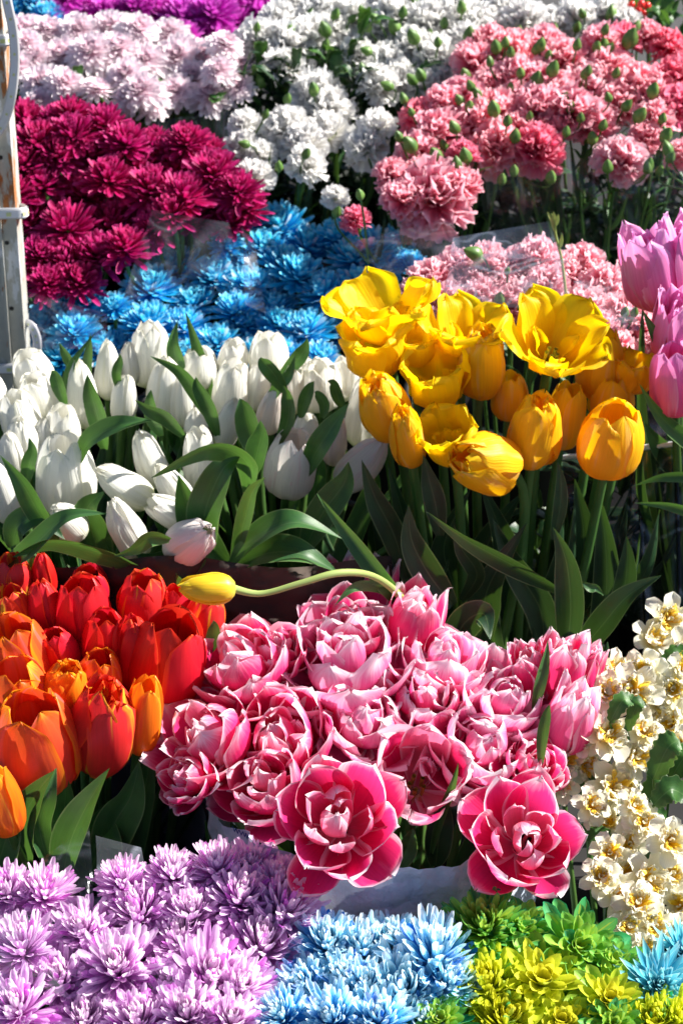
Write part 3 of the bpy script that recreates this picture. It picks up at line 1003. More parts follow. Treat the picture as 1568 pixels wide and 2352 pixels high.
def hand_buds(lst, px_len=36):
    for e in lst:
        x, y = e[:2]
        ln = e[2] if len(e) > 2 else px_len
        tl = e[3] if len(e) > 3 else None
        root, rx, ry, pf, Yf = min(BUDS, key=lambda b: (b[1] - x) ** 2 + (b[2] - y) ** 2)
        Y = Yf(ry) - .035 - random.uniform(0, .012)
        p = at(x, y, Y)
        k = depth_of(p) / F_PX
        add_bud(root, pf, p, ln * k * .88, tilt=(tl, .3) if tl is not None else None)


def daff_meshes():
    mb = MB()
    n = 6
    for k in range(n):
        P = jit([(.04, 0), (.25, .04), (.5, .10), (.76, .14), (1.0, rs.uniform(-.02, .25))], .08)
        petal(mb, P, .34, k * 6.283 / n + rs.uniform(-.15, .15), WF_ROUND, cup=1.6, nt_=10, ns=7, ruffle=.07, tipruff=.05, twist=rs.uniform(-.2, .2), lay=0)
    for k in range(18):
        P = jit([(.04, .05), (.22, .14), (.40, .30), (.54, .48), (.58, .68)], .16, rs.uniform(.6, 1.15))
        petal(mb, P, .19, rs.uniform(0, 6.28), WF_ROUND, cup=.9, nt_=8, ns=6, ruffle=.05, tipruff=.04, twist=rs.uniform(-.4, .4), lay=.6)
    for k in range(4):
        P = jit([(.03, .08), (.07, .22), (.12, .38), (.10, .52)], .12)
        petal(mb, P, .10, rs.uniform(0, 6.28), WF_ROUND, cup=.8, nt_=7, ns=5, ruffle=.04, lay=1)
    mc = MB()
    for k in range(9):
        P = jit([(.03, .06), (.14, .14), (.27, .24), (.36, .36), (.38, .44)], .14, rs.uniform(.7, 1.15))
        petal(mc, P, .12, rs.uniform(0, 6.28), WF_ROUND, cup=.8, nt_=7, ns=7, ruffle=.07, tipruff=.06, notch=.05, twist=rs.uniform(-.4, .4))
    return mb.mesh('floret'), mc.mesh('corona')


DAFF = [daff_meshes() for _ in range(6)]

# ================================================================== SETTING
gm = MB()
gx = np.linspace(-150, 150, 21)
V = np.stack(np.broadcast_arrays(gx[None, :], gx[:, None], 0.0), -1)
gm.grid(V, np.zeros((21, 21, 2)))
tag(obj('ground', gm.mesh('ground'), M['asphalt']), kind='structure')


def box_mesh(x0, x1, y0, y1, z0, z1, name='box'):
    m = bpy.data.meshes.new(name)
    v = [(x, y, z) for x in (x0, x1) for y in (y0, y1) for z in (z0, z1)]
    f = [(0, 1, 3, 2), (4, 6, 7, 5), (0, 4, 5, 1), (2, 3, 7, 6), (0, 2, 6, 4), (1, 5, 7, 3)]
    m.from_pydata(v, [], f)
    m.update()
    return m


st = thing('display_stand', (0, 2.4, 0), 'dark stepped stand in shade under the rear flower buckets', 'stand')
STEPS = [(1.84, 2.26, .20), (2.27, 2.58, .30), (2.59, 2.86, .40), (2.87, 3.5, .48)]
for y0, y1, z in STEPS:
    obj('shelf', box_mesh(-.75, .75, y0 - 2.4, y1 - 2.4, z - .02, z), M['board'], st)
    obj('riser', box_mesh(-.74, .74, y0 - 2.4 + .012, y0 - 2.4 + .03, 0.001 if z < .25 else z - .12, z - .021), M['board'], st)
for lx in (-.72, .70):
    for ly in (1.95, 2.5, 3.1, 3.4):
        zt = [z for a, b, z in STEPS if a <= ly <= b][0]
        obj('leg', box_mesh(lx, lx + .035, ly - 2.4, ly - 2.36, 0, zt - .022), M['board'], st)

# ================================================================== FLOWERS
# ---- front lavender chrysanthemums
Yl = ymap(2352, 1.50, 1.96 * 1000, 1.66)
bl1 = Bucket(90, 2200, 1.60, 0, r=.12, h=.20, label='black bucket holding the left front lavender chrysanthemums')
bl2 = Bucket(470, 2200, 1.60, 0, r=.12, h=.20, label='black bucket holding the right front lavender chrysanthemums')
LAV = [(400, 2004, 150, 5, .1), (500, 1990, 160, 0, .1), (575, 1995, 150, 10, .2), (640, 2025, 150, 15, .2), (280, 2025, 150, -10, .2), (15, 2050, 160, -5, .4), (105, 2050, 160, 10, .2),
       (315, 2100, 200, -8, .25), (440, 2100, 190, 0, .3), (555, 2065, 170, 5, .2), (655, 2095, 190, 12, .3), (190, 2140, 180, -8, .3), (600, 2175, 230, 10, .35), (50, 2175, 210, -10, .3),
       (270, 2225, 245, 0, .4), (480, 2245, 235, 5, .4), (410, 2165, 180, 0, .2), (135, 2250, 190, -8, .35), (40, 2320, 220, -5, .4), (430, 2335, 220, 5, .4),
       (195, 2345, 210, 0, .4), (315, 2350, 190, 0, .4), (555, 2270, 180, 10, .3), (530, 2350, 180, 8, .35), (380, 2255, 170, 0, .3)]
for e in LAV:
    mum('the lavender bunch', Yl, e, 'big', 'lavender', bl1 if e[0] < 260 else bl2, adj='lavender', sxy=1.15)

# ---- front blue and white chrysanthemums
bb = Bucket(850, 2250, 1.60, 0, r=.12, h=.20, label='black bucket holding the front blue and white chrysanthemums')
SKB = [(750, 2170, 190, 5, .3), (835, 2180, 190, 0, .3), (905, 2165, 150, 0, .2), (1000, 2195, 225, 10, .2), (925, 2285, 240, 0, .45), (700, 2270, 190, -15, .4), (1035, 2262, 170, 15, .2),
       (795, 2255, 180, -10, .3), (870, 2345, 190, 0, .4), (760, 2345, 190, -5, .45), (645, 2335, 170, -15, .4), (965, 2350, 170, 10, .4), (840, 2270, 160, 0, .3)]
for e in SKB:
    mum('the blue and white bunch', Yl, e, 'big', 'skyblue', bb, adj='blue and white', sxy=1.15)

# ---- front green and yellow chrysanthemums, turquoise ones at the right
bg_ = Bucket(1230, 2250, 1.60, 0, r=.12, h=.20, label='black bucket holding the green and yellow chrysanthemums')
GRN = [(1110, 2130, 190, 0, .4, 'greenmum'), (1330, 2175, 250, 10, .6, 'greenmum', 'daisy'), (1200, 2130, 160, 5, .3, 'greenmum', 'daisy'), (1030, 2140, 150, -10, .3, 'greenmum', 'daisy'),
       (1120, 2260, 220, -5, .3, 'limemum'), (1245, 2250, 230, 5, .5, 'limemum', 'daisy'), (1160, 2345, 210, 0, .4, 'limemum'), (1010, 2345, 180, -10, .4, 'greenmum', 'daisy'),
       (1060, 2300, 170, -10, .4, 'greenmum', 'daisy'), (1400, 2295, 190, 0, .35, 'limemum', 'daisy'), (1500, 2350, 190, 5, .4, 'limemum'), (1410, 2355, 180, 0, .4, 'greenmum', 'daisy'),
       (1290, 2345, 190, 0, .4, 'limemum', 'daisy'), (1230, 2330, 170, 0, .4, 'greenmum', 'daisy'), (1215, 2195, 170, 0, .4, 'greenmum', 'daisy'), (1410, 2210, 160, 10, .3, 'greenmum', 'daisy'),
       (1560, 2340, 170, 5, .4, 'limemum'), (1330, 2270, 170, 0, .3, 'greenmum', 'daisy')]
for e in GRN:
    mum('the green bunch', Yl, e, 'big', e[5], bg_, adj='green', sxy=.95)
bt = Bucket(1600, 2230, 1.62, 0, r=.10, h=.20, label='black bucket holding the turquoise chrysanthemums at the right edge')
for e in [(1515, 2262, 215, 0, .75), (1575, 2180, 150, 10, .4), (1440, 2248, 140, -15, .3), (1600, 2300, 180, 10, .4)]:
    mum('the turquoise bunch', Yl, e, 'teal', 'turquoise', bt, adj='turquoise', sxy=.9)

# ---- pink double tulips
Yd = ymap(2030, 1.63, 1400, 1.90)
bp_ = Bucket(880, 2000, 1.79, 0, r=.13, h=.25, label='grey bucket inside the white paper of the pink double tulips', mat='bucket_grey')
DBL = [(840, 1360, 150, 130, 10, -.1, 'dbud', 'double'), (765, 1345, 90, 90, -20, .0, 'dbud', 'double'), (950, 1425, 150, 90, 10, .1, 'dbud', 'double'),
       (800, 1440, 200, 0, 0, .15, 'double', 'double'), (795, 1520, 300, 0, -4, .25, 'double', 'double_pale'), (1020, 1525, 220, 0, 10, .2, 'double', 'double_pale'),
       (555, 1535, 260, 0, -22, .2, 'double', 'double'), (640, 1500, 150, 0, -5, .1, 'double', 'double'),
       (1295, 1540, 150, 150, 8, .1, 'dbud', 'double'), (1215, 1535, 110, 120, -14, .1, 'dbud', 'double'), (1350, 1530, 80, 110, 16, .0, 'dbud', 'double'),
       (1165, 1615, 240, 0, 10, .3, 'double', 'double_pale'), (1305, 1650, 130, 170, 14, .2, 'dbud', 'double_pale'), (480, 1700, 250, 0, -30, .3, 'double', 'double'),
       (640, 1700, 270, 0, -12, .5, 'double', 'double'), (840, 1660, 230, 0, 0, .4, 'double', 'double_pale'), (980, 1610, 210, 0, 6, .4, 'double', 'double'),
       (1110, 1720, 270, 0, 8, .6, 'double', 'double_pale'), (620, 1800, 240, 0, -20, .6, 'double', 'double'), 
       (960, 1790, 215, 0, 4, .75, 'cup', 'double'), (775, 1885, 315, 0, -6, .85, 'dopen', 'double'), (1205, 1925, 295, 0, 8, .75, 'dopen', 'double'),
       (430, 1790, 150, 0, -40, .4, 'double', 'double'), (1230, 1760, 160, 0, 20, .4, 'double', 'double'),]
dbl = []
for e in DBL:
    dbl.append(tulip('the pink bunch', Yd, e, ['double'], bp_, leaves=1, leaflen=(.5, .9), Y=1.985 if e[1] < 1365 else (1.635 if e[6] == 'dopen' else None)))
hl = dbl[0]
hero_leaf(dbl[22], [(900, 2010, 1.72), (930, 1960, 1.71), (942, 1925, 1.70), (948, 1902, 1.70)], 55, fold=.5)
hero_leaf(dbl[21], [(990, 1960, 1.74), (1010, 1880, 1.72), (1040, 1800, 1.70), (1052, 1752, 1.69)], 26, fold=.6)
hero_leaf(dbl[21], [(1000, 1990, 1.76), (1010, 1900, 1.76), (1020, 1820, 1.78)], 70, fold=.3, mat='leaf_shade')
hero_leaf(dbl[9], [(1225, 1640, 1.80), (1238, 1580, 1.80), (1252, 1520, 1.81), (1258, 1470, 1.82)], 30, fold=.4)
hero_leaf(dbl[12], [(1240, 1760, 1.74), (1245, 1690, 1.73), (1255, 1640, 1.73), (1262, 1618, 1.73)], 30, fold=.4)
hero_leaf(dbl[2], [(1020, 1540, 1.93), (1060, 1440, 1.93), (1110, 1410, 1.92), (1125, 1470, 1.89)], 80, fold=.2, mat='leaf_shade')

# white paper round the pink bunch, with print along the folded rim
PC = at(880, 2000, 1.79)
pc = Vector((PC.x, 1.79, 0))
pr_ = thing('paper_wrap', pc, 'crumpled bluish white paper wrapped around the pink double tulips', 'wrapping paper')


def paper_cone(root, cx_off, r_bot, r_top, z0, z1, tilt=0.02, seed=3, rows=28, nseg=140, name='sheet', mat='paper', topvar=.012, a0=0., a1=2 * math.pi, cr=1.0):
    mb = MB()
    a = np.linspace(a0, a1, nseg)
    t = np.linspace(0, 1, rows)
    V = np.zeros((rows, nseg, 3))
    for i, tt in enumerate(t):
        for j, aa in enumerate(a):
            r = lerp(r_bot, r_top, tt)
            ca, sa = math.cos(aa), math.sin(aa)
            n1 = noise.noise(Vector((ca * 2.2, sa * 2.2, tt * 1.6 + seed)))
            n2 = noise.noise(Vector((ca * 6, sa * 6, tt * 4 + seed)))
            n3 = abs(noise.noise(Vector((ca * 11, sa * 11, tt * 9 + seed))))
            r += cr * (.012 * n1 + .007 * n2 * (.4 + tt) - .007 * n3)
            z = lerp(z0, z1 + topvar * n1 * 2 + tilt * sa, tt)
            V[i, j] = (r * ca, r * sa, z)
    mb.grid(V, np.zeros((rows, nseg, 2)))
    return obj(name, mb.mesh(name), M[mat], root)


paper_cone(pr_, 0, .125, .165, .004, .350, tilt=-.03)


def lettering(root, txt, px, py, Y, size, mat, rot=(R(62), 0, 0), name='lettering'):
    cu = bpy.data.curves.new('text', 'FONT')
    cu.body = txt
    cu.size = size
    cu.extrude = .0002
    o = bpy.data.objects.new('text', cu)
    dg = bpy.context.evaluated_depsgraph_get()
    COL.objects.link(o)
    dg.update()
    me = bpy.data.meshes.new_from_object(o.evaluated_get(bpy.context.evaluated_depsgraph_get()))
    bpy.data.objects.remove(o)
    m = obj(name, me, M[mat], root)
    p = at(px, py, Y)
    m.location = p - Vector(root.location)
    m.rotation_euler = rot
    return m


# ---- red and orange tulips
Yr = ymap(1860, 1.68, 1320, 1.93)
br_ = Bucket(205, 1760, 1.84, 0, r=.115, h=.27, label='cracked grey bucket at left holding the red and orange tulips', mat='bucket_grey')
RED = [(30, 1325, 95, 100, -5, .1, 'semi', 'flame'), (30, 1400, 95, 120, -5, .15, 'semi', 'flame'), (100, 1320, 60, 110, -4, 0, 'closed', 'red'), (108, 1405, 95, 165, -6, .1, 'closed', 'red'),
       (205, 1350, 95, 110, 0, .1, 'semi', 'red'), (192, 1415, 140, 195, 0, .15, 'semi', 'red'), (330, 1390, 130, 165, 2, .1, 'semi', 'flame'), (405, 1395, 90, 110, 5, 0, 'semi', 'red'),
       (470, 1425, 100, 150, 10, .1, 'semi', 'flame'), (243, 1480, 120, 165, 4, .2, 'semi', 'red'), (385, 1515, 165, 220, 10, .2, 'semi', 'red'), (310, 1500, 100, 180, 0, .1, 'closed', 'red'),
       (140, 1500, 80, 120, -12, .2, 'semi', 'red'), (45, 1505, 140, 180, -6, .25, 'semi', 'orange'), (45, 1590, 140, 150, -4, .3, 'semi', 'orange'), (228, 1555, 100, 120, 5, .2, 'semi', 'orange'),
       (150, 1590, 110, 140, 8, .3, 'parrot', 'ember'), (328, 1645, 85, 180, 8, .1, 'semi', 'ember'), (85, 1705, 188, 225, -3, .3, 'semi', 'orange'), (232, 1670, 150, 210, 10, .3, 'parrot', 'flame'),
       (2, 1840, 90, 165, -5, .3, 'semi', 'ember')]
red = []
for e in RED:
    if e[1] > 1480: e = (e[0], e[1], e[2] * 1.12, e[3] * 1.08, *e[4:])
    red.append(tulip('the red bunch', Yr, e, ['red'], br_, leaves=0 if e[1] > 1480 else 1, leafmat='leaf_shade', leaflen=(.6, .85)))
for i, P, wd, ro in [(18, [(60, 2010, 1.74), (50, 1900, 1.72), (80, 1830, 1.71), (125, 1770, 1.70)], 90, .2), (18, [(120, 2010, 1.72), (90, 1900, 1.72), (110, 1830, 1.71), (130, 1760, 1.72)], 60, -.3),
                     (19, [(140, 2040, 1.74), (160, 1940, 1.71), (200, 1850, 1.70), (252, 1765, 1.70)], 95, .4), (19, [(190, 2000, 1.76), (150, 1900, 1.75), (150, 1820, 1.74), (140, 1760, 1.74)], 60, 0),
                     (17, [(300, 2000, 1.80), (310, 1900, 1.79), (335, 1800, 1.78), (350, 1700, 1.78)], 90, .2), (20, [(-20, 2040, 1.72), (10, 1940, 1.71), (40, 1850, 1.72)], 80, -.3),
                     (17, [(230, 2010, 1.78), (260, 1900, 1.76), (300, 1830, 1.76), (320, 1750, 1.76)], 110, -.2), (19, [(40, 2040, 1.76), (20, 1950, 1.76), (60, 1880, 1.76)], 130, .1),
                     (19, [(200, 2020, 1.76), (230, 1940, 1.76), (240, 1850, 1.77)], 150, .1)]:
    hero_leaf(red[i], P, wd, fold=.45, roll=ro, mat='leaf')
hero_leaf(red[1], [(66, 1490, 1.90), (72, 1440, 1.90), (78, 1405, 1.90), (76, 1372, 1.90)], 30, fold=.2)
hero_leaf(red[8], [(480, 1500, 1.86), (488, 1470, 1.86), (492, 1440, 1.86), (490, 1425, 1.86)], 34, fold=.2)
hero_leaf(red[0], [(90, 1360, 1.94), (80, 1310, 1.94), (68, 1280, 1.94), (60, 1262, 1.95)], 34, fold=.2)

# ---- white tulips
Yw = ymap(1250, 1.94, 800, 2.26)
bw1 = Bucket(200, 1180, 2.10, .20, r=.13, h=.24, label='black bucket holding the left half of the white tulips')
bw2 = Bucket(620, 1180, 2.10, .20, r=.13, h=.24, label='black bucket holding the right half of the white tulips')
WHT = [(75, 855, 98, 110, -8, .1, 'semi'), (90, 908, 100, 100, -8, .15, 'semi'), (45, 955, 95, 130, -8, .2, 'semi'), (52, 1010, 85, 120, -6, .2, 'closed'), (143, 985, 88, 120, 4, .2, 'semi'),
       (98, 1000, 50, 90, 10, .1, 'closed'), (150, 1090, 145, 205, 0, .2, 'semi'), (5, 1130, 82, 160, -8, .2, 'closed'), (25, 1040, 60, 110, -6, .1, 'closed'), (187, 905, 78, 170, -2, .05, 'closed'),
       (248, 850, 66, 165, 4, .05, 'closed'), (285, 915, 66, 124, 6, .1, 'closed'), (345, 815, 100, 160, 0, .05, 'semi'), (297, 835, 50, 120, 2, .0, 'closed'), (380, 890, 92, 155, 6, .1, 'closed'),
       (457, 845, 88, 100, 2, .05, 'semi'), (532, 895, 92, 150, 4, .1, 'semi'), (535, 825, 75, 100, 6, .05, 'semi'), (592, 890, 62, 120, 6, .1, 'semi'), (617, 820, 98, 125, 4, .05, 'semi'),
       (625, 940, 68, 125, 10, .1, 'closed', 'blush'), (735, 885, 110, 125, 4, .1, 'semi'), (672, 895, 66, 120, 4, .1, 'semi'), (525, 972, 62, 130, 12, .1, 'closed'), (450, 970, 58, 75, 0, .1, 'closed'),
       (460, 1060, 84, 170, -4, .1, 'semi'), (342, 1055, 76, 150, -20, .15, 'closed'), (285, 1118, 86, 160, -52, .2, 'closed'), (400, 1125, 76, 150, -26, .2, 'closed'), (668, 1065, 128, 165, 6, .2, 'semi', 'blush'),
       (703, 992, 66, 90, 2, .1, 'semi'), (770, 1010, 58, 160, 6, .0, 'closed', 'blush'), (835, 945, 82, 190, 6, .1, 'semi'), (832, 1065, 92, 165, 35, .1, 'closed', 'blush'), (155, 1198, 90, 110, -34, .2, 'closed'),
       (290, 1215, 84, 180, -22, .2, 'closed'), (440, 1243, 112, 130, 38, .55, 'closed', 'blush'), (395, 1178, 76, 130, -58, .3, 'semi'), (790, 870, 70, 110, 5, .05, 'semi'), (420, 920, 60, 130, 4, .0, 'closed'),
       (-20, 910, 80, 140, -8, .1, 'closed'), (700, 870, 70, 100, 0, .05, 'semi')]
wht = []
for e in WHT:
    e = (*e[:4], e[4] + random.uniform(-5, 5), e[5] + random.uniform(-.05, .08), *e[6:])
    wht.append(tulip('the white bunch', Yw, e, ['white'], bw1 if e[0] < 400 else bw2, leaves=1 if e[1] < 1050 else 2, leafmat='leaf'))
# leaves one can pick out
for i, P, wd, ro in [
    (12, [(470, 960, 2.22), (475, 880, 2.22), (455, 800, 2.23), (426, 716, 2.24)], 46, .5),
    (12, [(415, 900, 2.22), (408, 840, 2.22), (398, 790, 2.22), (408, 735, 2.23)], 42, .1),
    (14, [(480, 960, 2.12), (450, 900, 2.10), (410, 850, 2.09), (345, 818, 2.08)], 42, .5),
    (10, [(275, 900, 2.18), (268, 860, 2.17), (275, 830, 2.17), (276, 812, 2.17)], 26, .1),
    (9, [(240, 1030, 2.10), (225, 960, 2.08), (208, 900, 2.07), (200, 860, 2.07)], 52, .2),
    (0, [(180, 960, 2.18), (160, 900, 2.18), (165, 840, 2.18), (222, 760, 2.19)], 30, .3),
    (0, [(205, 900, 2.20), (200, 850, 2.20), (205, 800, 2.20), (208, 766, 2.20)], 26, .1),
    (0, [(170, 860, 2.21), (158, 830, 2.21), (145, 805, 2.21), (136, 787, 2.21)], 24, .1),
    (1, [(150, 930, 2.16), (135, 890, 2.15), (125, 860, 2.15), (118, 850, 2.15)], 34, .1),
    (14, [(370, 1000, 2.10), (350, 960, 2.07), (345, 920, 2.06), (347, 895, 2.06)], 36, .1),
    (5, [(180, 1060, 2.04), (210, 1010, 2.03), (280, 975, 2.02), (352, 965, 2.02)], 62, .6),
    (24, [(420, 1000, 2.05), (380, 960, 2.03), (340, 940, 2.02), (310, 918, 2.02)], 40, .4),
    (16, [(500, 1000, 2.10), (480, 940, 2.09), (455, 890, 2.09), (450, 865, 2.09)], 40, .2),
    (25, [(575, 1150, 2.02), (565, 1060, 1.98), (480, 1030, 1.94), (348, 1098, 1.93)], 84, .9),
    (23, [(600, 1050, 2.04), (575, 1000, 2.04), (560, 940, 2.04), (550, 915, 2.04)], 62, .1),
    (29, [(580, 1090, 2.00), (590, 1040, 2.00), (600, 1000, 2.00), (598, 965, 2.00)], 60, .3),
    (22, [(610, 930, 2.16), (640, 890, 2.15), (665, 860, 2.15), (678, 815, 2.15)], 34, .3),
    (19, [(640, 870, 2.20), (680, 830, 2.19), (700, 800, 2.19), (706, 776, 2.19)], 40, .1),
    (18, [(655, 900, 2.12), (630, 860, 2.11), (605, 830, 2.11), (600, 820, 2.11)], 44, .4),
    (20, [(640, 1020, 2.08), (662, 960, 2.06), (660, 910, 2.06), (650, 885, 2.06)], 40, .3),
    (21, [(690, 960, 2.12), (700, 920, 2.12), (712, 890, 2.12), (722, 875, 2.12)], 34, .1),
    (31, [(700, 1090, 2.06), (730, 1030, 2.04), (770, 970, 2.04), (802, 925, 2.04)], 60, .3),
    (31, [(740, 960, 2.10), (745, 930, 2.10), (730, 905, 2.10), (722, 900, 2.10)], 28, .1),
    (32, [(790, 940, 2.12), (775, 910, 2.12), (765, 880, 2.12), (752, 875, 2.12)], 30, .1),
    (3, [(60, 1110, 2.04), (66, 1070, 2.03), (75, 1035, 2.03), (66, 1005, 2.03)], 40, .2),
    (7, [(130, 1240, 1.96), (90, 1180, 1.96), (50, 1110, 1.96), (0, 1045, 1.97)], 62, .4),
    (7, [(30, 1260, 1.96), (40, 1210, 1.96), (90, 1190, 1.96), (150, 1240, 1.95)], 70, .3),
    (34, [(0, 1300, 1.96), (60, 1270, 1.93), (150, 1190, 1.92), (245, 1180, 1.92)], 60, .6),
    (34, [(330, 1310, 1.94), (230, 1270, 1.92), (120, 1245, 1.92), (30, 1280, 1.93)], 70, .9),
    (35, [(390, 1240, 1.92), (345, 1235, 1.91), (310, 1260, 1.91), (262, 1278, 1.91)], 46, .6),
    (37, [(480, 1260, 1.96), (470, 1180, 1.96), (510, 1080, 1.96), (550, 1050, 1.97)], 90, .2),
    (29, [(535, 1300, 1.96), (560, 1200, 1.95), (580, 1130, 1.94), (610, 1096, 1.93)], 44, .3),
    (29, [(530, 1300, 1.95), (590, 1240, 1.94), (680, 1200, 1.93), (790, 1240, 1.94)], 92, .9),
    (33, [(540, 1300, 1.95), (620, 1270, 1.93), (700, 1275, 1.92), (775, 1315, 1.93)], 90, .7),
    (33, [(700, 1260, 2.0), (740, 1180, 2.0), (790, 1110, 2.0), (800, 1060, 2.0)], 80, .1),
    (28, [(520, 1300, 1.98), (470, 1250, 1.98), (430, 1160, 1.98), (410, 1090, 1.98)], 90, .0),
    (35, [(240, 1320, 1.97), (220, 1250, 1.98), (200, 1170, 1.98), (240, 1130, 1.98)], 90, .0),
    (36, [(430, 1330, 1.95), (400, 1300, 1.95), (350, 1290, 1.95), (310, 1270, 1.95)], 70, .1),
]:
    hero_leaf(wht[i], P, wd, fold=.35, roll=ro)
# brown paper sleeve of the white bunch
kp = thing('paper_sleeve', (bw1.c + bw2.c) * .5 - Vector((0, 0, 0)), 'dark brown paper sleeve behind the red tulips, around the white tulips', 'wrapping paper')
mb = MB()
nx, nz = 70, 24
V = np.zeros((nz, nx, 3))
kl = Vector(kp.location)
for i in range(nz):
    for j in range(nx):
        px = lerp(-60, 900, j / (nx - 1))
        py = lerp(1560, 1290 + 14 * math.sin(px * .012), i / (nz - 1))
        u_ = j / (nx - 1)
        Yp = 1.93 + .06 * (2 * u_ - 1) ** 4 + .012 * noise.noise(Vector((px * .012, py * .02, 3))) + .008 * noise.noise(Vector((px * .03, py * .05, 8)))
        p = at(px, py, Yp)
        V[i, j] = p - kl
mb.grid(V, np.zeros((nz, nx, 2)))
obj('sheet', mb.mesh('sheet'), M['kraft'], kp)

# ---- yellow tulips
Yy = ymap(1060, 1.99, 720, 2.14)
by_ = Bucket(1150, 1300, 2.08, .20, r=.125, h=.10, label='low black tub holding the tall yellow tulips')
YEL = [(885, 730, 250, 0, -8, .15, 'open', 'yellow'), (862, 800, 165, 160, -6, .2, 'cup', 'yellow'), (1068, 775, 230, 0, 4, .1, 'open', 'yellow'), (1002, 870, 160, 170, -6, .25, 'cup', 'yellow'),
       (1105, 832, 116, 180, 2, .15, 'parrot', 'amber'), (1272, 795, 260, 0, 8, .45, 'open', 'yellow'), (882, 935, 125, 165, -18, .25, 'parrot', 'amber'), (935, 1005, 86, 150, -10, .2, 'parrot', 'amber'),
       (1028, 1010, 140, 170, -14, .3, 'cup', 'yellow'), (1112, 1062, 150, 160, -55, .7, 'parrot', 'amber'), (1230, 990, 132, 180, 4, .2, 'parrot', 'amber'), (1404, 1010, 158, 185, 6, .2, 'semi', 'amber'),
       (1170, 910, 90, 120, 0, .1, 'semi', 'amber'), (1298, 955, 100, 165, 6, .1, 'semi', 'amber'), (1378, 835, 110, 180, 4, .0, 'semi', 'amber'), (1455, 860, 110, 190, 8, .0, 'cup', 'amber'),
       (1405, 915, 110, 140, 4, .1, 'semi', 'amber'), (955, 800, 100, 150, 0, .1, 'cup', 'yellow')]
yel = []
for i, e in enumerate(YEL):
    Yo = Yy(e[1])
    if i in (12, 13, 16): Yo += .05
    if i in (14, 15): Yo += .03
    if i == 5: Yo = 2.07
    yel.append(tulip('the yellow bunch', Yy, e, ['yellow'], by_, leaves=2, stem_r=.0048, leafmat='leaf_shade', Y=Yo, leaflen=(.35, .72)))
# the yellow tulip that has flopped out over the red ones
foot = by_.c + Vector((-.07, -.06, .02))
head_c = at(475, 1352, 1.84)
a = axis_of(-86, .12)
k = depth_of(head_c) / F_PX
Wd, Ln = 78 * k, 134 * k
lone = thing('tulip', foot, 'single lemon yellow closed tulip flopped sideways on a long bare stem', 'tulip', 'tulips in the yellow bunch')
b0 = head_c - a * Ln * .5
for pm in LIB['closed'][1]:
    obj('petal', pm, M['lemon'], lone, Matrix.Translation(b0 - foot) @ basis(a, .6, Wd / .80, Wd / .80, Ln))
pts = [b0 + a * .003, at(600, 1364, 1.845), at(690, 1340, 1.85), at(780, 1316, 1.86), at(860, 1325, 1.88), at(925, 1380, 1.91), at(960, 1470, 1.95), foot]
obj('stem', tube_mesh([p - foot for p in pts], .0033, .0046, 40, 9, bulge=[.0040, .0030, .0031, .0036, .0033, .0040, .0044, .0047]), M['bract'], lone)
hero_leaf(lone, [(945, 1410, 1.93), (880, 1335, 1.90), (800, 1230, 1.92), (728, 1134, 1.92)], 48, fold=.4, roll=.2)
hero_leaf(lone, [(930, 1400, 1.95), (880, 1350, 1.90), (815, 1345, 1.87), (768, 1392, 1.86)], 40, fold=.35, roll=.7)
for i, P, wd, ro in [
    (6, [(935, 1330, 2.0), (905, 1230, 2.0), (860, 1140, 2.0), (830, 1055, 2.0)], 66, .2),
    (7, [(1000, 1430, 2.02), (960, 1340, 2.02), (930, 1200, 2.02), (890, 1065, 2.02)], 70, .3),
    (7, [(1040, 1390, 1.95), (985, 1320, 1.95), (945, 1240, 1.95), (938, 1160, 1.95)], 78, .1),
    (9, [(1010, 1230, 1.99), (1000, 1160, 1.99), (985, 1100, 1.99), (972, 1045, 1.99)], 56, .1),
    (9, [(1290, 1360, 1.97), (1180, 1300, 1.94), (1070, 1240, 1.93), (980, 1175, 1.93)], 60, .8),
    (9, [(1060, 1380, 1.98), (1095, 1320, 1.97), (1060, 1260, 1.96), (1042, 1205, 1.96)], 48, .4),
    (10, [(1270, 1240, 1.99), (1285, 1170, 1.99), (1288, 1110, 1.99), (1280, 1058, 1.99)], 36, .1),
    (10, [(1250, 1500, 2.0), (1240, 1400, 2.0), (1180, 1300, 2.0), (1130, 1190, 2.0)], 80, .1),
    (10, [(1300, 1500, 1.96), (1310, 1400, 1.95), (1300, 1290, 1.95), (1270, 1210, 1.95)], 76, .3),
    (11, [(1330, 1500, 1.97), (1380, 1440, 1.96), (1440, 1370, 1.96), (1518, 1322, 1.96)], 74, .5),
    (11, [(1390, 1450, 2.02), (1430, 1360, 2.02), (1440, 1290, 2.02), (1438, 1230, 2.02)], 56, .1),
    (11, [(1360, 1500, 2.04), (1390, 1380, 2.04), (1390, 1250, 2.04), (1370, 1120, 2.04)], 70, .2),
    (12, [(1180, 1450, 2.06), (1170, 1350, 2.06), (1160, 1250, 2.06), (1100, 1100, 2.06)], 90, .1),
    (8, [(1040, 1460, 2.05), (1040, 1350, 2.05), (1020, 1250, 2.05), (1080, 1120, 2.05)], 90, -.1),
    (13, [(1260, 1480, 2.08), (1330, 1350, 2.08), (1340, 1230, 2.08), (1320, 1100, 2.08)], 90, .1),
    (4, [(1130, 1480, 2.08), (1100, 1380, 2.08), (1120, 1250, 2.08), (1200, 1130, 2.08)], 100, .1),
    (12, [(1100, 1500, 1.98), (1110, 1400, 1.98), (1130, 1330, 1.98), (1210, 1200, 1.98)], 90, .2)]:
    hero_leaf(yel[i], P, wd, fold=.35, roll=ro, mat='leaf_shade')
hero_leaf(yel[11], [(1340, 1340, 1.94), (1355, 1350, 1.94), (1370, 1352, 1.94), (1386, 1368, 1.94)], 22, fold=.3)

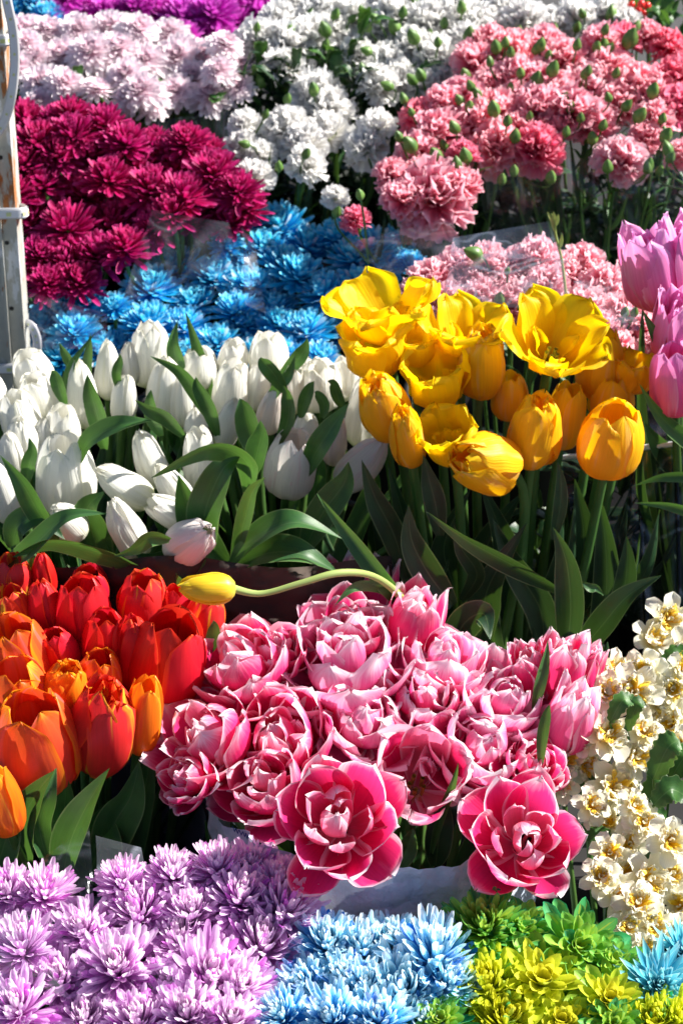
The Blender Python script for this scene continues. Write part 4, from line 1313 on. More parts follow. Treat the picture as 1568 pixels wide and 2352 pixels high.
# ---- lilac pink tulips at the right edge
bq = Bucket(1660, 1100, 2.24, .20, r=.11, h=.10, label='black bucket at the right edge holding the lilac pink tulips')
Yq = ymap(880, 2.06, 560, 2.16)
lil = []
for e in [(1503, 615, 180, 210, -16, .15, 'dbud', 'lilac'), (1580, 590, 150, 190, -2, .1, 'dbud', 'lilac'), (1560, 750, 135, 180, -6, .3, 'dbud', 'lilac'), (1550, 872, 125, 180, -6, .2, 'semi', 'lilac')]:
    lil.append(tulip('the lilac bunch', Yq, e, ['lilac'], bq, leaves=1, leafmat='leaf_shade'))
for i, P, wd, ro in [(3, [(1640, 1060, 2.10), (1590, 1020, 2.07), (1520, 960, 2.05), (1467, 880, 2.04)], 44, .3), (2, [(1560, 860, 2.10), (1530, 810, 2.10), (1500, 760, 2.09), (1476, 712, 2.09)], 34, .2),
                     (2, [(1570, 850, 2.11), (1545, 800, 2.11), (1525, 765, 2.11), (1505, 735, 2.11)], 26, .2), (3, [(1660, 1110, 2.06), (1600, 1095, 2.04), (1520, 1095, 2.03), (1452, 1117, 2.03)], 34, .7),
                     (3, [(1660, 1200, 2.02), (1600, 1180, 2.01), (1530, 1160, 2.0), (1458, 1155, 2.0)], 34, .7), (3, [(1600, 1120, 2.12), (1560, 1080, 2.12), (1510, 1020, 2.12), (1480, 970, 2.12)], 60, .2)]:
    hero_leaf(lil[i], P, wd, fold=.3, roll=ro)

# ---- cream double daffodils
Yn = ymap(2200, 1.60, 1400, 1.92)
bn = Bucket(1450, 1850, 1.80, 0, r=.11, h=.22, label='black bucket holding the cream daffodils')
CL = [
    [(1535, 1425, 115), (1500, 1470, 100), (1575, 1500, 110)],
    [(1415, 1545, 105), (1480, 1540, 100), (1455, 1590, 130), (1395, 1590, 100)],
    [(1545, 1585, 100), (1570, 1540, 90), (1510, 1610, 90)],
    [(1540, 1660, 120), (1570, 1710, 90), (1500, 1650, 80)],
    [(1310, 1680, 110), (1295, 1745, 110), (1285, 1800, 90), (1345, 1760, 90)],
    [(1395, 1690, 125), (1460, 1740, 100), (1480, 1680, 90), (1345, 1700, 80)],
    [(1412, 1812, 135), (1360, 1850, 90), (1455, 1850, 80), (1395, 1890, 100)],
    [(1480, 1890, 95), (1445, 1940, 90), (1540, 1935, 110)],
    [(1400, 1960, 95), (1380, 2015, 95), (1440, 2010, 110), (1420, 2060, 100)],
    [(1490, 2020, 125), (1540, 2010, 100), (1465, 2075, 110), (1560, 2080, 100)],
    [(1500, 2130, 110), (1440, 2130, 90), (1555, 2150, 100), (1480, 2180, 80)],
    [(1350, 1590, 90), (1360, 1640, 70)],
]
for ci, cl in enumerate(CL):
    cx = sum(e[0] for e in cl) / len(cl)
    cy = sum(e[1] for e in cl) / len(cl)
    cc = at(cx, cy, Yn(cy))
    foot = bn.foot(cc)
    root = thing('daffodil', foot)
    joint = cc + Vector((0, .03, -.055))
    obj('stem', tube_mesh([p - foot for p in bez(joint, joint - Vector((0, 0, .05)), bn.rimpoint(cc), foot)], .0026, .0034, 10, 7), M['stem'], root)
    for (x, y, wpx) in cl:
        c = at(x, y, Yn(y) + random.uniform(-.03, .02))
        k = depth_of(c) / F_PX
        aa = axis_of(random.uniform(-35, 35), random.uniform(.5, 1.4))
        s = wpx * k * .56
        base = c - aa * s * .2
        mf, mc = random.choice(DAFF)
        mtx = Matrix.Translation(base - foot) @ basis(aa, random.uniform(0, 6.28), s, s, s)
        fo = obj('floret', mf, M['daff'], root, mtx)
        obj('corona', mc, M['corona'], fo, Matrix.Diagonal((1.15, 1.15, 1.3, 1)))
        obj('flower_stalk', tube_mesh([p - foot for p in bez(base, base - aa * .02, joint + Vector((0, 0, .01)), joint, 5)], .0013, .0016, 7, 6), M['stem'], root)
    root['category'] = 'daffodil'
    root['group'] = 'double daffodils in one bunch'
    register('the daffodil bunch', root, cx, cy, 'cream', 'daffodil cluster')
lp = thing('leafy_plant', at(1520, 1950, 1.86) * 1.0, 'dark green leafy plant with scalloped leaves among the cream daffodils', 'plant')
lo = Vector(lp.location)
lo.z = .2
lp.location = lo
for x0, y0, x1, y1, Y, wd in [(1500, 1790, 1560, 1700, 1.74, 95), (1400, 1660, 1455, 1610, 1.78, 60), (1440, 1680, 1480, 1612, 1.78, 50), (1500, 1850, 1575, 1830, 1.72, 90), (1450, 1900, 1530, 1880, 1.73, 60),
                              (1540, 1790, 1600, 1740, 1.75, 90), (1480, 1850, 1540, 1800, 1.76, 80), (1350, 1930, 1400, 1950, 1.72, 60), (1550, 2220, 1590, 2150, 1.66, 80), (1380, 1720, 1400, 1690, 1.80, 60),
                              (1520, 1530, 1580, 1520, 1.88, 60), (1500, 1960, 1570, 1980, 1.72, 90), (1440, 2200, 1500, 2160, 1.68, 80), (1340, 1830, 1380, 1780, 1.78, 70)]:
    p0, p1 = at(x0, y0, Y), at(x1, y1, Y + .01)
    k = depth_of(p0) / F_PX
    toothed_leaf(lp, p0 - lo, p1 - lo, wd * k * .42, up=(-.2, -.6, .75))
    stp = at(x0, y0, Y) - lo
    obj('stem', tube_mesh([stp, stp * .5 + Vector((0, 0, -.02)), Vector((0, 0, -.1))], .0012, .0018, 7, 5), M['stem'], lp)

# ---- blue chrysanthemums
Yb = ymap(820, 2.36, 500, 2.58)
bb1 = Bucket(160, 760, 2.42, .30, r=.11, h=.2, label='black bucket holding the left blue chrysanthemums')
bb2 = Bucket(480, 760, 2.42, .30, r=.12, h=.2, label='black bucket holding the middle blue chrysanthemums')
bb3 = Bucket(780, 760, 2.42, .30, r=.12, h=.2, label='black bucket holding the right blue chrysanthemums')
BLU = [(395, 612, 125), (490, 630, 125), (345, 655, 125), (440, 690, 130), (345, 735, 135), (540, 705, 120), (570, 650, 120), (420, 745, 120), (500, 785, 125), (570, 740, 110), (130, 705, 130), (200, 685, 110),
       (95, 745, 110), (170, 755, 130), (225, 800, 120), (140, 815, 130), (275, 790, 110), (640, 515, 125), (610, 570, 120), (710, 560, 125), (770, 535, 110), (690, 625, 130), (630, 660, 110), (740, 665, 130),
       (810, 585, 120), (870, 610, 120), (820, 655, 120), (910, 590, 110), (700, 755, 130), (640, 740, 100), (770, 760, 120), (630, 700, 120), (590, 510, 90), (900, 560, 100), (940, 600, 90), (790, 710, 120),
       (860, 690, 110), (60, 810, 120), (350, 800, 110), (430, 810, 110), (580, 810, 110), (650, 810, 110), (850, 560, 110), (560, 600, 100), (290, 720, 90), (740, 820, 110), (260, 700, 80), (650, 600, 120), (520, 560, 90)]
for e in BLU:
    mum('the blue bunch', Yb, e, 'back', 'blue', bb1 if e[0] < 300 else (bb2 if e[0] < 600 else bb3), adj='bright blue', sxy=1.0)

# ---- magenta chrysanthemums
Ym = ymap(640, 2.42, 260, 2.62)
bm1 = Bucket(130, 500, 2.62, .40, r=.12, h=.14, label='black bucket holding the left magenta chrysanthemums')
bm2 = Bucket(420, 480, 2.64, .40, r=.12, h=.14, label='black bucket holding the right magenta chrysanthemums')
MAG = [(60, 270, 120), (85, 320, 130), (165, 300, 130), (135, 350, 130), (55, 370, 120), (205, 345, 130), (250, 400, 140), (290, 320, 120), (350, 325, 120), (430, 320, 110), (400, 375, 130), (95, 415, 140), (190, 440, 150),
       (345, 425, 140), (420, 440, 130), (480, 460, 130), (320, 470, 130), (70, 500, 130), (150, 510, 150), (255, 510, 160), (350, 520, 110), (150, 600, 160), (225, 580, 140), (90, 580, 120), (530, 500, 120), (565, 470, 110),
       (490, 390, 120), (545, 430, 110), (180, 640, 110), (110, 645, 100), (290, 560, 120), (320, 380, 120), (240, 275, 100), (160, 255, 90), (30, 440, 110), (40, 620, 110), (440, 500, 120), (380, 345, 110), (120, 270, 100), (480, 340, 100), (30, 330, 100), (390, 480, 110), (250, 340, 110)]
for e in MAG:
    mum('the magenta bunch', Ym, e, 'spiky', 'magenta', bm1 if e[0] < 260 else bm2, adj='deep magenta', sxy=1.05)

# ---- pale pink chrysanthemums
Yk = ymap(250, 2.68, 30, 2.86)
bk1 = Bucket(170, 300, 2.78, .40, r=.11, h=.12, label='black bucket holding the left pale pink chrysanthemums')
bk2 = Bucket(450, 300, 2.78, .40, r=.11, h=.12, label='black bucket holding the right pale pink chrysanthemums')
PAL = [(50, 60, 110), (110, 55, 110), (75, 120, 115), (140, 115, 120), (95, 180, 120), (150, 180, 110), (205, 105, 120), (270, 95, 110), (320, 55, 110), (385, 65, 110), (405, 118, 130), (335, 130, 120), (320, 195, 120), (285, 160, 110),
       (400, 200, 105), (480, 205, 128), (545, 138, 115), (545, 190, 90), (222, 190, 100, 0, .0), (465, 120, 110), (250, 50, 100), (180, 60, 100), (350, 225, 100), (250, 140, 100), (440, 165, 100), (40, 140, 90), (500, 150, 90), (520, 90, 90), (180, 140, 100), (290, 215, 90), (90, 225, 90), (60, 90, 90)]
for e in PAL:
    if len(e) == 3: e = (*e, random.uniform(-18, 18), random.uniform(.35, .8))
    mum('the pale pink bunch', Yk, e, 'flat', 'palepink', bk1 if e[0] < 270 else bk2, adj='pale pink', sxy=.9, leaves=1)

# ---- hot magenta chrysanthemums at the top, dark blue ones in the corner
Yh = ymap(80, 2.96, -60, 3.10)
bh = Bucket(360, 60, 3.08, .48, r=.13, h=.2, label='black bucket holding the hot magenta chrysanthemums at the top')
for e in [(130, 25, 100), (190, 15, 110), (250, 20, 110), (310, 5, 110), (370, 15, 110), (430, 30, 120), (490, 20, 120), (540, 40, 110), (470, 65, 110), (590, 10, 110), (400, -20, 110), (520, -15, 110), (220, -30, 110), (300, -40, 110), (640, 5, 90), (420, 75, 90), (520, 85, 90), (150, -15, 100)]:
    mum('the hot magenta bunch', Yh, e, 'back', 'hotmag', bh, adj='hot magenta', sxy=1.0)
bz = Bucket(0, 60, 3.08, .48, r=.12, h=.2, label='black bucket holding the dark blue chrysanthemums in the top left corner')
for e in [(30, 20, 100), (85, 5, 100), (110, 25, 80), (-10, 40, 90), (60, -20, 90), (20, 60, 80)]:
    mum('the corner blue bunch', Yh, e, 'back', 'blue', bz, adj='dark blue', sxy=1.0)

# ---- white carnations
Yc = ymap(430, 2.56, 10, 2.90)
bc1 = Bucket(640, 300, 2.76, .40, r=.11, h=.14, label='black bucket holding the front white carnations')
bc2 = Bucket(900, 120, 2.88, .48, r=.13, h=.12, label='black bucket holding the rear white carnations')
WC = [(600, 85, 130), (665, 90, 125), (650, 45, 120), (715, 70, 120), (655, 145, 110), (730, 20, 110), (800, 30, 120), (860, 60, 120), (905, 25, 120), (985, 50, 140), (1045, 20, 130), (884, 145, 130), (870, 185, 110), (950, 100, 110),
      (1005, 35, 130), (1120, 50, 130), (1070, 95, 120), (1000, 125, 130), (1200, 40, 120), (1265, 50, 110), (1330, 30, 110), (1400, 20, 110), (722, 210, 140), (765, 245, 120), (655, 290, 130), (705, 370, 110), (745, 300, 130),
       (835, 330, 110), (862, 285, 100), (565, 280, 90), (550, 330, 90), (585, 400, 100), (770, 450, 70), (700, 320, 120), (920, 170, 110), (1160, 10, 110), (820, 120, 100), (760, 60, 100), (560, 128, 80),
      (1440, 45, 80), (680, 0, 110), (1010, 175, 110), (970, 190, 100), (880, 0, 100), (600, 350, 80)]
for e in WC:
    carnation('the white bunch of carnations', Yc, e, 'carn_white', bc1 if e[1] > 190 and e[0] < 880 else bc2, 'white', buds=1)
# ---- pink carnations, upper
Yp = ymap(500, 2.44, 70, 2.80)
bp1 = Bucket(1020, 380, 2.72, .40, r=.11, h=.1, label='black bucket holding the left upper pink carnations')
bp2 = Bucket(1380, 330, 2.74, .40, r=.12, h=.1, label='black bucket holding the right upper pink carnations')
PC_ = [(1090, 135, 120), (1180, 110, 130), (1250, 100, 125), (1015, 235, 110), (960, 265, 105, None, None, 'carn_rose'), (1065, 215, 120), (1140, 190, 125), (1195, 235, 130), (1235, 240, 130), (1010, 295, 140), (1135, 330, 145, -10, .8), (1235, 335, 135, 10, .8, 'carn_rose'),
       (1295, 130, 120), (1350, 190, 150, 0, .6, 'carn_pale'), (1320, 250, 140), (1400, 150, 120), (1430, 85, 100, None, None, 'carn_rose'), (1385, 90, 100), (1460, 190, 130), (1555, 165, 120, None, None, 'carn_rose'), (1550, 240, 120, None, None, 'carn_rose'),
       (1500, 265, 110), (1365, 270, 130), (1430, 360, 135, 5, .8, 'carn_pale'), (905, 400, 100), (925, 450, 110), (1000, 445, 205, 5, .9), (1060, 420, 110, 20, .6), (1530, 95, 100, None, None, 'carn_rose'), (1480, 75, 90), (1565, 350, 90), (815, 498, 78, -15, .1, 'carn_rose'),
       (960, 340, 110), (1090, 270, 120), (1280, 210, 120), (1240, 170, 120), (1060, 350, 80, None, None, 'carn_rose'), (1420, 230, 120), (1500, 210, 110), (970, 390, 100), (1130, 250, 120), (1270, 290, 100), (1190, 290, 110), (1180, 170, 120), (1480, 310, 90), (1120, 90, 100)]
for e in PC_:
    carnation('the upper pink bunch', Yp, e, 'carn_pink', bp1 if e[0] < 1180 else bp2, 'rose pink' if len(e) > 5 and e[5] == 'carn_rose' else 'pink', buds=1)
# ---- pink carnations, lower
Yo_ = ymap(790, 2.20, 560, 2.36)
bo = Bucket(1180, 800, 2.40, .30, r=.12, h=.18, label='black bucket holding the lower pink carnations')
for e in [(985, 640, 125), (1050, 615, 130), (1120, 600, 130), (1185, 620, 140), (1230, 590, 130), (1255, 650, 120), (1110, 680, 120), (1190, 690, 130), (1335, 605, 130), (1395, 650, 130), (1350, 700, 130), (1435, 715, 120),
          (1415, 785, 100), (1480, 745, 100), (945, 670, 90), (1290, 620, 110), (1025, 690, 120), (1300, 720, 120), (1150, 650, 110), (1370, 745, 110), (1250, 720, 110), (1445, 660, 80), (980, 700, 100), (1080, 640, 110), (1500, 790, 80)]:
    carnation('the lower pink bunch', Yo_, e, 'carn_pale', bo, 'soft pink', buds=0)

hand_buds([(1133, 248, 52, -8), (1068, 168, 38, -25), (1080, 195, 36, -25), (1055, 228, 38, -30), (1095, 212, 36, -25), (1183, 310, 44, 0), (1165, 275, 36, 5), (1232, 182, 56, 10), (1270, 155, 50, 15), (1242, 100, 42, 5),
           (1138, 105, 44, -8), (1172, 118, 36, 0), (1195, 165, 34, -5), (1172, 198, 30, 0), (1325, 100, 36, 5), (1400, 110, 40, 20), (1448, 85, 62, 15), (1260, 125, 32, 0), (1415, 165, 34, 10), (1500, 205, 48, 12), (1470, 262, 50, 25),
           (1530, 308, 48, 20), (1521, 270, 34, 10), (1440, 240, 40, 30), (1385, 285, 36, 10), (1360, 315, 42, -5), (1333, 268, 32, 0), (1300, 300, 34, 5), (1298, 222, 34, 10), (1216, 265, 30, 0), (1395, 380, 42, -5), (1515, 390, 34, 10),
           (1487, 385, 36, 5), (1265, 405, 42, 0), (1152, 410, 38, 5), (1180, 390, 36, 0), (1068, 355, 50, -15), (1042, 290, 44, -25), (1000, 355, 52, -28), (940, 330, 56, -28), (915, 312, 36, -20), (944, 255, 28, -20), (1018, 330, 34, -15),
           (826, 445, 34, -10), (1490, 375, 40, 8), (1540, 360, 36, 25), (1350, 160, 34, 5), (1370, 105, 36, 5)], 38)
hand_buds([(745, 65, 50, -20), (748, 100, 34, 10), (840, 55, 44, -30), (860, 40, 36, -40), (905, 60, 50, -25), (948, 82, 50, -25), (925, 25, 36, 5), (1060, 15, 38, 0), (1020, 50, 34, 0), (1078, 78, 52, 0), (840, 115, 36, -60), (888, 195, 40, -60),
           (965, 170, 42, -20), (945, 180, 40, -40), (597, 185, 42, -12), (660, 225, 34, 10), (1005, 95, 32, 0), (1270, 65, 42, 10), (1190, 70, 36, 10), (1160, 95, 34, 0), (1230, 110, 34, 5), (790, 165, 34, 5), (560, 330, 34, -70), (590, 60, 30, 10),
           (810, 40, 30, 40), (770, 30, 36, 20), (640, 380, 34, 0), (610, 260, 30, 20), (985, 75, 30, 20), (1150, 70, 30, 0), (1325, 60, 34, 10), (1390, 65, 34, 10), (1420, 60, 30, 10), (830, 20, 30, -20)], 38)
hand_buds([(1147, 685, 44, 2), (1085, 580, 56, -62), (1165, 620, 24, 0), (1435, 715, 34, 5), (1457, 715, 32, 10), (1195, 705, 26, 5), (1330, 728, 28, -15)], 36)

# bare bud stalk standing up through the film
bs = thing('bud_stalk', bo.c + Vector((.03, 0, .02)), 'thin pale green budding stalk standing up beside the clear film point', 'plant')
f0 = Vector(bs.location)
obj('stem', tube_mesh([Vector((0, 0, 0)), at(1305, 800, 2.30) - f0, at(1301, 700, 2.27) - f0, at(1290, 600, 2.27) - f0, at(1276, 540, 2.27) - f0, at(1268, 490, 2.27) - f0], .0022, .0012, 26, 6), M['bract'], bs)
for (x, y, x1, y1) in [(1276, 535, 1256, 484), (1272, 520, 1282, 490), (1283, 570, 1290, 535), (1270, 515, 1270, 484)]:
    p0, p1 = at(x, y, 2.27) - f0, at(x1, y1, 2.268) - f0
    obj('leaf', leaf_mesh([p0, p0.lerp(p1, .5) + Vector((.001, 0, 0)), p1], .0028, seg=8, ns=3), M['bract'], bs)

# red berries and dark leaves in the top right corner
rb = thing('berry_branch', at(1470, 60, 2.95), 'small cluster of red berries with dark leaves in the top right corner', 'plant')
f0 = Vector(rb.location)
BER = lathe([(.002, -1), (.6, -.8), (1, 0), (.6, .8), (.002, 1)], 10, 'berry')
for x, y in [(1450, 10), (1466, 22), (1478, 30), (1458, 34), (1472, 8), (1444, 24), (1486, 12)]:
    p = at(x, y, 2.9 + random.uniform(-.01, .01)) - f0
    obj('berry', BER, M['berry'], rb, Matrix.Translation(p) @ Matrix.Diagonal((.0055, .0055, .0055, 1)))
obj('stem', tube_mesh([Vector((0, .05, -.3)), Vector((0, .02, -.1)), at(1465, 25, 2.92) - f0], .002, .0012, 8, 5), M['stem'], rb)
for i in range(46):
    x, y = random.uniform(1430, 1620), random.uniform(-50, 95)
    Yx = 2.93 + random.uniform(0, .12) - y * .0006
    p0 = at(x, y, Yx) - f0
    an = random.uniform(0, 6.28)
    toothed_leaf(rb, p0, p0 + Vector((math.cos(an) * .04, -.01, math.sin(an) * .03)), .012)

# ---- stems and dark foliage seen under the upper bunches: extra foliage sprays in the wraps
def spray(label, spots, Yf, mat='mumleaf', n=3, L=.05, wd=.010, name='foliage_spray'):
    p = at(*spots[0], Yf)
    root = thing(name, Vector((p.x, Yf, p.z - .12)), label, 'foliage')
    f0 = Vector(root.location)
    for x, y in spots:
        q = at(x, y, Yf + random.uniform(-.02, .02)) - f0
        obj('stem', tube_mesh([q, q * .5 + Vector((0, .02, -.03)), Vector((random.uniform(-.02, .02), .02, 0))], .0012, .0018, 7, 5), M['stem'], root)
        for j in range(n):
            an = random.uniform(0, 6.28)
            toothed_leaf(root, q, q + Vector((math.cos(an) * L, random.uniform(-.4, .2) * L, math.sin(an) * L * .8)), wd, mat)
    return root


spray('dark green leaves between the white carnations and magenta chrysanthemums', [(600, 330), (560, 240), (620, 250), (660, 200), (600, 160), (640, 400), (700, 430), (640, 450), (760, 400), (820, 400), (560, 180), (590, 290)], 2.80)
spray('dark green leaves under the rear white carnations', [(800, 150), (780, 110), (820, 210), (860, 230), (760, 170), (900, 220), (940, 140), (1040, 150), (830, 80), (880, 260), (930, 210), (860, 400), (880, 320)], 2.80)
spray('dark leaves and stems beneath the pale pink chrysanthemums', [(180, 220), (240, 240), (320, 250), (400, 260), (460, 260), (150, 250), (510, 240), (80, 240), (250, 215)], 2.76)

spray('added leaves coloured as deep shade behind the yellow tulip stems', [(random.uniform(1230, 1600), random.uniform(1090, 1420)) for _ in range(45)], 2.22, 'leaf_shade', n=4, L=.07, wd=.012)  # foliage added to keep the gap behind the stems dark
spray('dark leaves showing between the two clumps of white carnations', [(560, 170), (590, 200), (620, 210), (545, 220), (600, 240), (680, 165), (840, 225), (860, 240), (820, 200), (900, 230), (575, 260), (640, 185), (845, 205), (870, 215)], 2.76, 'leaf_shade', n=4, L=.04, wd=.009)
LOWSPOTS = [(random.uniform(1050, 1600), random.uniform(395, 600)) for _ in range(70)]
spray('dense dark stems and leaves in shade below the upper pink carnations', LOWSPOTS, 2.74, 'leaf_shade', n=4, L=.06, wd=.011)
spray('dark leaves in shade behind the blue chrysanthemums and below the white carnations', [(random.uniform(560, 960), random.uniform(400, 520)) for _ in range(40)], 2.76, 'leaf_shade', n=4, L=.055, wd=.011)
# ---- clear film wraps
def film(label, corners, mat='film', nx=24, ny=24, amp=.006, parent=None, fold=True):
    """corners: tl, tr, br, bl as (px, py, Y)"""
    A, B, C_, D_ = [at(*c) for c in corners]
    o0 = (C_ + D_) * .5
    mb = MB()
    V = np.zeros((ny, nx, 3))
    sd_ = random.uniform(0, 50)
    for i in range(ny):
        for j in range(nx):
            u, v = j / (nx - 1), i / (ny - 1)
            p = A.lerp(B, u).lerp(D_.lerp(C_, u), v)
            q = p * 9 + Vector((sd_, 0, 0))
            dd = amp * (2.2 * noise.noise(q) + (.7 - abs(noise.noise(q * 2.6))) * 1.1)
            V[i, j] = p - o0 + Vector((dd * .4, -dd, dd * .5))
    mb.grid(V, np.zeros((ny, nx, 2)))
    m = mb.mesh('film')
    if fold:
        m.polygons.foreach_set('use_smooth', np.zeros(len(m.polygons), dtype=bool))
    o = obj('plastic_wrap', m, M[mat])
    o.location = o0
    return tag(o, label, 'plastic wrap', 'clear plastic wraps around the bouquets')


film('clear film point rising between the red tulips and lavender chrysanthemums', [(40, 2010, 1.66), (205, 1890, 1.70), (215, 2090, 1.63), (60, 2120, 1.60)])
film('clear film flap with blue glints behind the lavender chrysanthemums', [(212, 1915, 1.69), (320, 1945, 1.68), (345, 2060, 1.64), (215, 2075, 1.64)], 'film3')
film('clear film edge over the leftmost lavender chrysanthemums', [(-20, 2105, 1.57), (105, 2130, 1.565), (150, 2290, 1.50), (-20, 2220, 1.50)], amp=.004)
film('clear film corner between two front lavender chrysanthemums', [(345, 2200, 1.54), (400, 2180, 1.54), (400, 2290, 1.50), (345, 2270, 1.50)], amp=.003)
film('clear film peak above the blue and beside the magenta chrysanthemums', [(345, 482, 2.46), (520, 512, 2.46), (560, 600, 2.42), (280, 700, 2.37)], 'film2')
film('clear film edge over the middle blue chrysanthemums', [(555, 520, 2.46), (585, 560, 2.44), (610, 720, 2.34), (560, 700, 2.34)], amp=.006)
film('clear film over the left blue chrysanthemums', [(60, 670, 2.38), (245, 720, 2.36), (250, 800, 2.28), (60, 800, 2.28)], amp=.006)
film('pointed clear film standing over the lower pink carnations', [(1040, 545, 2.36), (1258, 508, 2.32), (1310, 710, 2.18), (1010, 700, 2.20)], 'film3', amp=.005)
film('crinkled clear film strip beside the pale budding stalk', [(1262, 515, 2.30), (1296, 570, 2.26), (1312, 720, 2.18), (1280, 720, 2.18)], 'film3', amp=.004)
film('crinkled clear film over the right lower pink carnations', [(1315, 645, 2.24), (1440, 640, 2.24), (1460, 760, 2.16), (1330, 750, 2.16)], 'film3', amp=.008)
film('clear film sleeve hanging below the left upper pink carnations', [(1110, 385, 2.47), (1210, 370, 2.46), (1240, 560, 2.46), (1120, 540, 2.46)], amp=.008)
film('clear film sleeve hanging below the middle upper pink carnations', [(1200, 370, 2.47), (1370, 360, 2.47), (1360, 580, 2.48), (1230, 560, 2.48)], amp=.010)
film('clear film sleeve hanging below the right upper pink carnations', [(1470, 330, 2.47), (1600, 300, 2.47), (1600, 560, 2.48), (1350, 580, 2.48)], amp=.010)
film('loose clear film between the pink carnation bud and the blue chrysanthemums', [(780, 560, 2.42), (1040, 500, 2.46), (1060, 590, 2.38), (900, 640, 2.36)], 'film2', amp=.008)
film('crumpled clear film behind the right yellow tulips', [(1480, 925, 2.24), (1600, 950, 2.20), (1600, 1040, 2.16), (1400, 1050, 2.16)], amp=.012)
film('clear film between pale pink chrysanthemums and white carnations', [(330, 280, 2.62), (545, 250, 2.64), (520, 340, 2.60), (450, 330, 2.60)], amp=.008)
# clear plastic crate at the right
cr = thing('plastic_crate', at(1500, 1200, 2.14), 'smoky clear crate in shade right of the yellow tulips', 'crate')
f0 = Vector(cr.location)
M['crate'] = film_mat('smoky_film', tint=(.25, .25, .27), gloss=.02, haze=.004, crease=.15)
P = [at(1290, 1052, 2.16), at(1640, 1010, 2.10), at(1640, 1440, 2.0), at(1330, 1440, 2.06)]
mb = MB()
V = np.zeros((10, 20, 3))
for i in range(10):
    for j in range(20):
        p = P[0].lerp(P[1], j / 19).lerp(P[3].lerp(P[2], j / 19), i / 9)
        V[i, j] = p - f0 + Vector((0, .006 * math.sin(j * 1.3), 0))
mb.grid(V, np.zeros((10, 20, 2)))
obj('side', mb.mesh('side'), M['crate'], cr)
obj('rim', tube_mesh([P[0] - f0, P[0].lerp(P[1], .5) - f0 + Vector((0, 0, .001)), P[1] - f0], .003, .003, 12, 8, name='rim'), M['led_strip'], cr)
for e in (.25, .5, .75):
    obj('rib', tube_mesh([P[0].lerp(P[1], e) - f0 + Vector((0, -.007, -.004)), P[3].lerp(P[2], e) - f0 + Vector((0, -.007, 0))], .002, .002, 3, 5, name='rib'), M['crate'], cr)

# ---- rusty post with the LED strip
PY = 2.36
pb = at(20, 515, PY)
post = thing('metal_post', (pb.x - .008, PY, 0), 'rusty grey painted steel post at the left edge', 'post')
xr = at(45, 515, PY).x - (pb.x - .008)
zc = pb.z
po = obj('angle_bar', box_mesh(-.03, xr, -.022, -.018, 0 - zc, 1.6 - zc, 'angle_bar'), M['post'], post)
po.location = (0, 0, zc)
po2 = obj('side_flange', box_mesh(xr - .004, xr, -.0175, .02, 0 - zc, 1.6 - zc, 'side_flange'), M['post'], post)
po2.location = (0, 0, zc)
po3 = obj('rib', box_mesh(.0, .004, -.028, -.0225, 0 - zc, 1.6 - zc, 'rib'), M['post'], post)
po3.location = (0, 0, zc)
HOLE = lathe([(.0001, 0), (1, 0), (1, .3)], 12, 'bolt_hole')
for py in (345, 540, 690):
    p = at(42, py, PY)
    o = obj('bolt_hole', HOLE, M['bucket'], post, Matrix.Translation(Vector((xr - .012, -.0225, p.z))) @ Matrix.Rotation(R(90), 4, 'X') @ Matrix.Diagonal((.0025, .0025, .001, 1)))
led = thing('led_strip_light', (pb.x, PY, zc), 'unlit milky LED strip looped loosely around the rusty post', 'strip light')
f0 = Vector(led.location)


def strip(pts, hw, name='tube'):
    P = cat([tuple(p - f0) for p in pts], np.linspace(0, 1, 60))
    T = np.gradient(P, axis=0)
    T /= np.linalg.norm(T, axis=1, keepdims=True)
    sd_ = np.cross(T, np.array([0, 1.0, 0]))
    sd_ /= np.linalg.norm(sd_, axis=1, keepdims=True) + 1e-9
    nn = np.cross(sd_, T)
    a = np.linspace(0, 2 * np.pi, 13)
    V = P[:, None] + hw * np.cos(a)[None, :, None] * sd_[:, None] + hw * .55 * np.sin(a)[None, :, None] * nn[:, None]
    mb = MB()
    mb.grid(V, np.zeros((60, 13, 2)))
    t = obj('tube', mb.mesh('tube'), M['led_tube'], led)
    V = P[:, None] + hw * .7 * np.linspace(-1, 1, 3)[None, :, None] * sd_[:, None] - hw * .62 * (nn * np.sign(nn[:, 1:2] + 1e-9))[:, None]
    mb = MB()
    mb.grid(V, np.zeros((60, 3, 2)))
    obj('circuit_strip', mb.mesh('circuit_strip'), M['led_strip'], t)
    for i in range(3, 58, 6):
        c = P[i] - hw * .70 * nn[i] * np.sign(nn[i, 1])
        q = [c + hw * .22 * (sx * sd_[i] + sy * 1.2 * T[i]) for sx, sy in ((-1, -1), (1, -1), (-1, 1), (1, 1))]
        mb = MB()
        mb.grid(np.array(q).reshape(2, 2, 3), np.zeros((2, 2, 2)))
        obj('led_chip', mb.mesh('led_chip'), M['led_chip'], t)


strip([at(8, -40, 2.32), at(18, 10, 2.31), at(30, 70, 2.31), at(34, 140, 2.31), at(26, 220, 2.31), at(8, 280, 2.32), at(-20, 320, 2.33)], .0052)


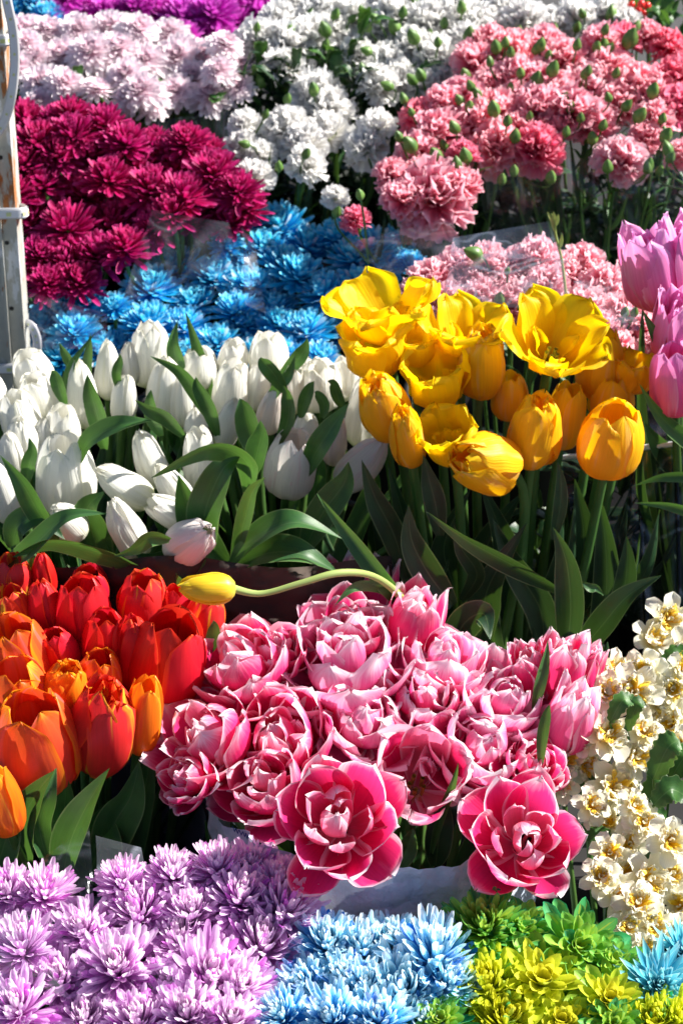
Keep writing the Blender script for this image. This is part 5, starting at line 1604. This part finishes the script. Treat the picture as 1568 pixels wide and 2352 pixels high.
def band(y, x1, Y=2.335, hw=.0066):
    pts = [at(-40, y, Y), at(0, y, Y - .003), at(x1 - 12, y - 1, Y - .002), at(x1, y - 4, Y + .012), at(x1 - 6, y - 10, Y + .03), at(x1 - 30, y - 14, Y + .05)]
    P = cat([tuple(p - f0) for p in pts], np.linspace(0, 1, 40))
    V = np.stack([P + np.array([0, 0, z]) for z in (-hw, hw)], 0)
    for nm, off, sc, mt in (('tube', 0, 1, 'led_tube'), ('circuit_strip', -.0026, .62, 'led_strip')):
        T = np.gradient(P, axis=0)
        T /= np.linalg.norm(T, axis=1, keepdims=True)
        N = np.cross(T, np.array([0, 0, 1.0]))
        if nm == 'tube':
            a = np.linspace(0, 2 * np.pi, 13)
            V = P[:, None] + hw * np.cos(a)[None, :, None] * np.array([0, 0, 1.0]) + .0022 * np.sin(a)[None, :, None] * N[:, None]
        else:
            V = P[:, None] + hw * .62 * np.linspace(-1, 1, 3)[None, :, None] * np.array([0, 0, 1.0]) + .0026 * N[:, None]
        mb = MB()
        mb.grid(V, np.zeros((*V.shape[:2], 2)))
        o = obj(nm, mb.mesh(nm), M[mt], led)
        if nm == 'tube': tb = o
        else: o.parent = tb
    for i in (5, 11, 17, 22):
        c = P[i] + .003 * N[i]
        q = [c + .0022 * (sx * 1.2 * T[i] + sy * np.array([0, 0, 1.0])) for sx, sy in ((-1, -1), (1, -1), (-1, 1), (1, 1))]
        mb = MB()
        mb.grid(np.array(q).reshape(2, 2, 3), np.zeros((2, 2, 2)))
        obj('led_chip', mb.mesh('led_chip'), M['led_chip'], tb)


band(92, 26)
band(490, 60)
band(847, 62)
strip([at(50, 740, 2.37), at(70, 745, 2.35), at(84, 775, 2.345), at(84, 810, 2.35), at(70, 840, 2.37)], .005)

from mathutils.bvhtree import BVHTree
sheet = pr_.children[0]
bv = BVHTree.FromPolygons([tuple(Vector(v.co) + pr_.location) for v in sheet.data.vertices], [tuple(p.vertices) for p in sheet.data.polygons])
for ch, (tx, ty) in zip('WWW', [(537, 1908), (552, 1916), (567, 1924)]):
    o_ = Vector((0, 0, CAM_H))
    hit, nrm, _i, _d = bv.ray_cast(o_, (at(tx, ty, 2.0) - o_).normalized())
    if hit is None:
        continue
    if nrm.dot(o_ - hit) < 0: nrm = -nrm
    yv = (Vector((0, 0, 1)) - nrm * nrm.z).normalized()
    xv = yv.cross(nrm)
    m = lettering(pr_, ch, 0, 0, 1, .0085, 'ink')
    m.matrix_basis = Matrix.Translation(hit + nrm * .0015 - pr_.location) @ Matrix((xv, yv, nrm)).transposed().to_4x4()
label_bunches()
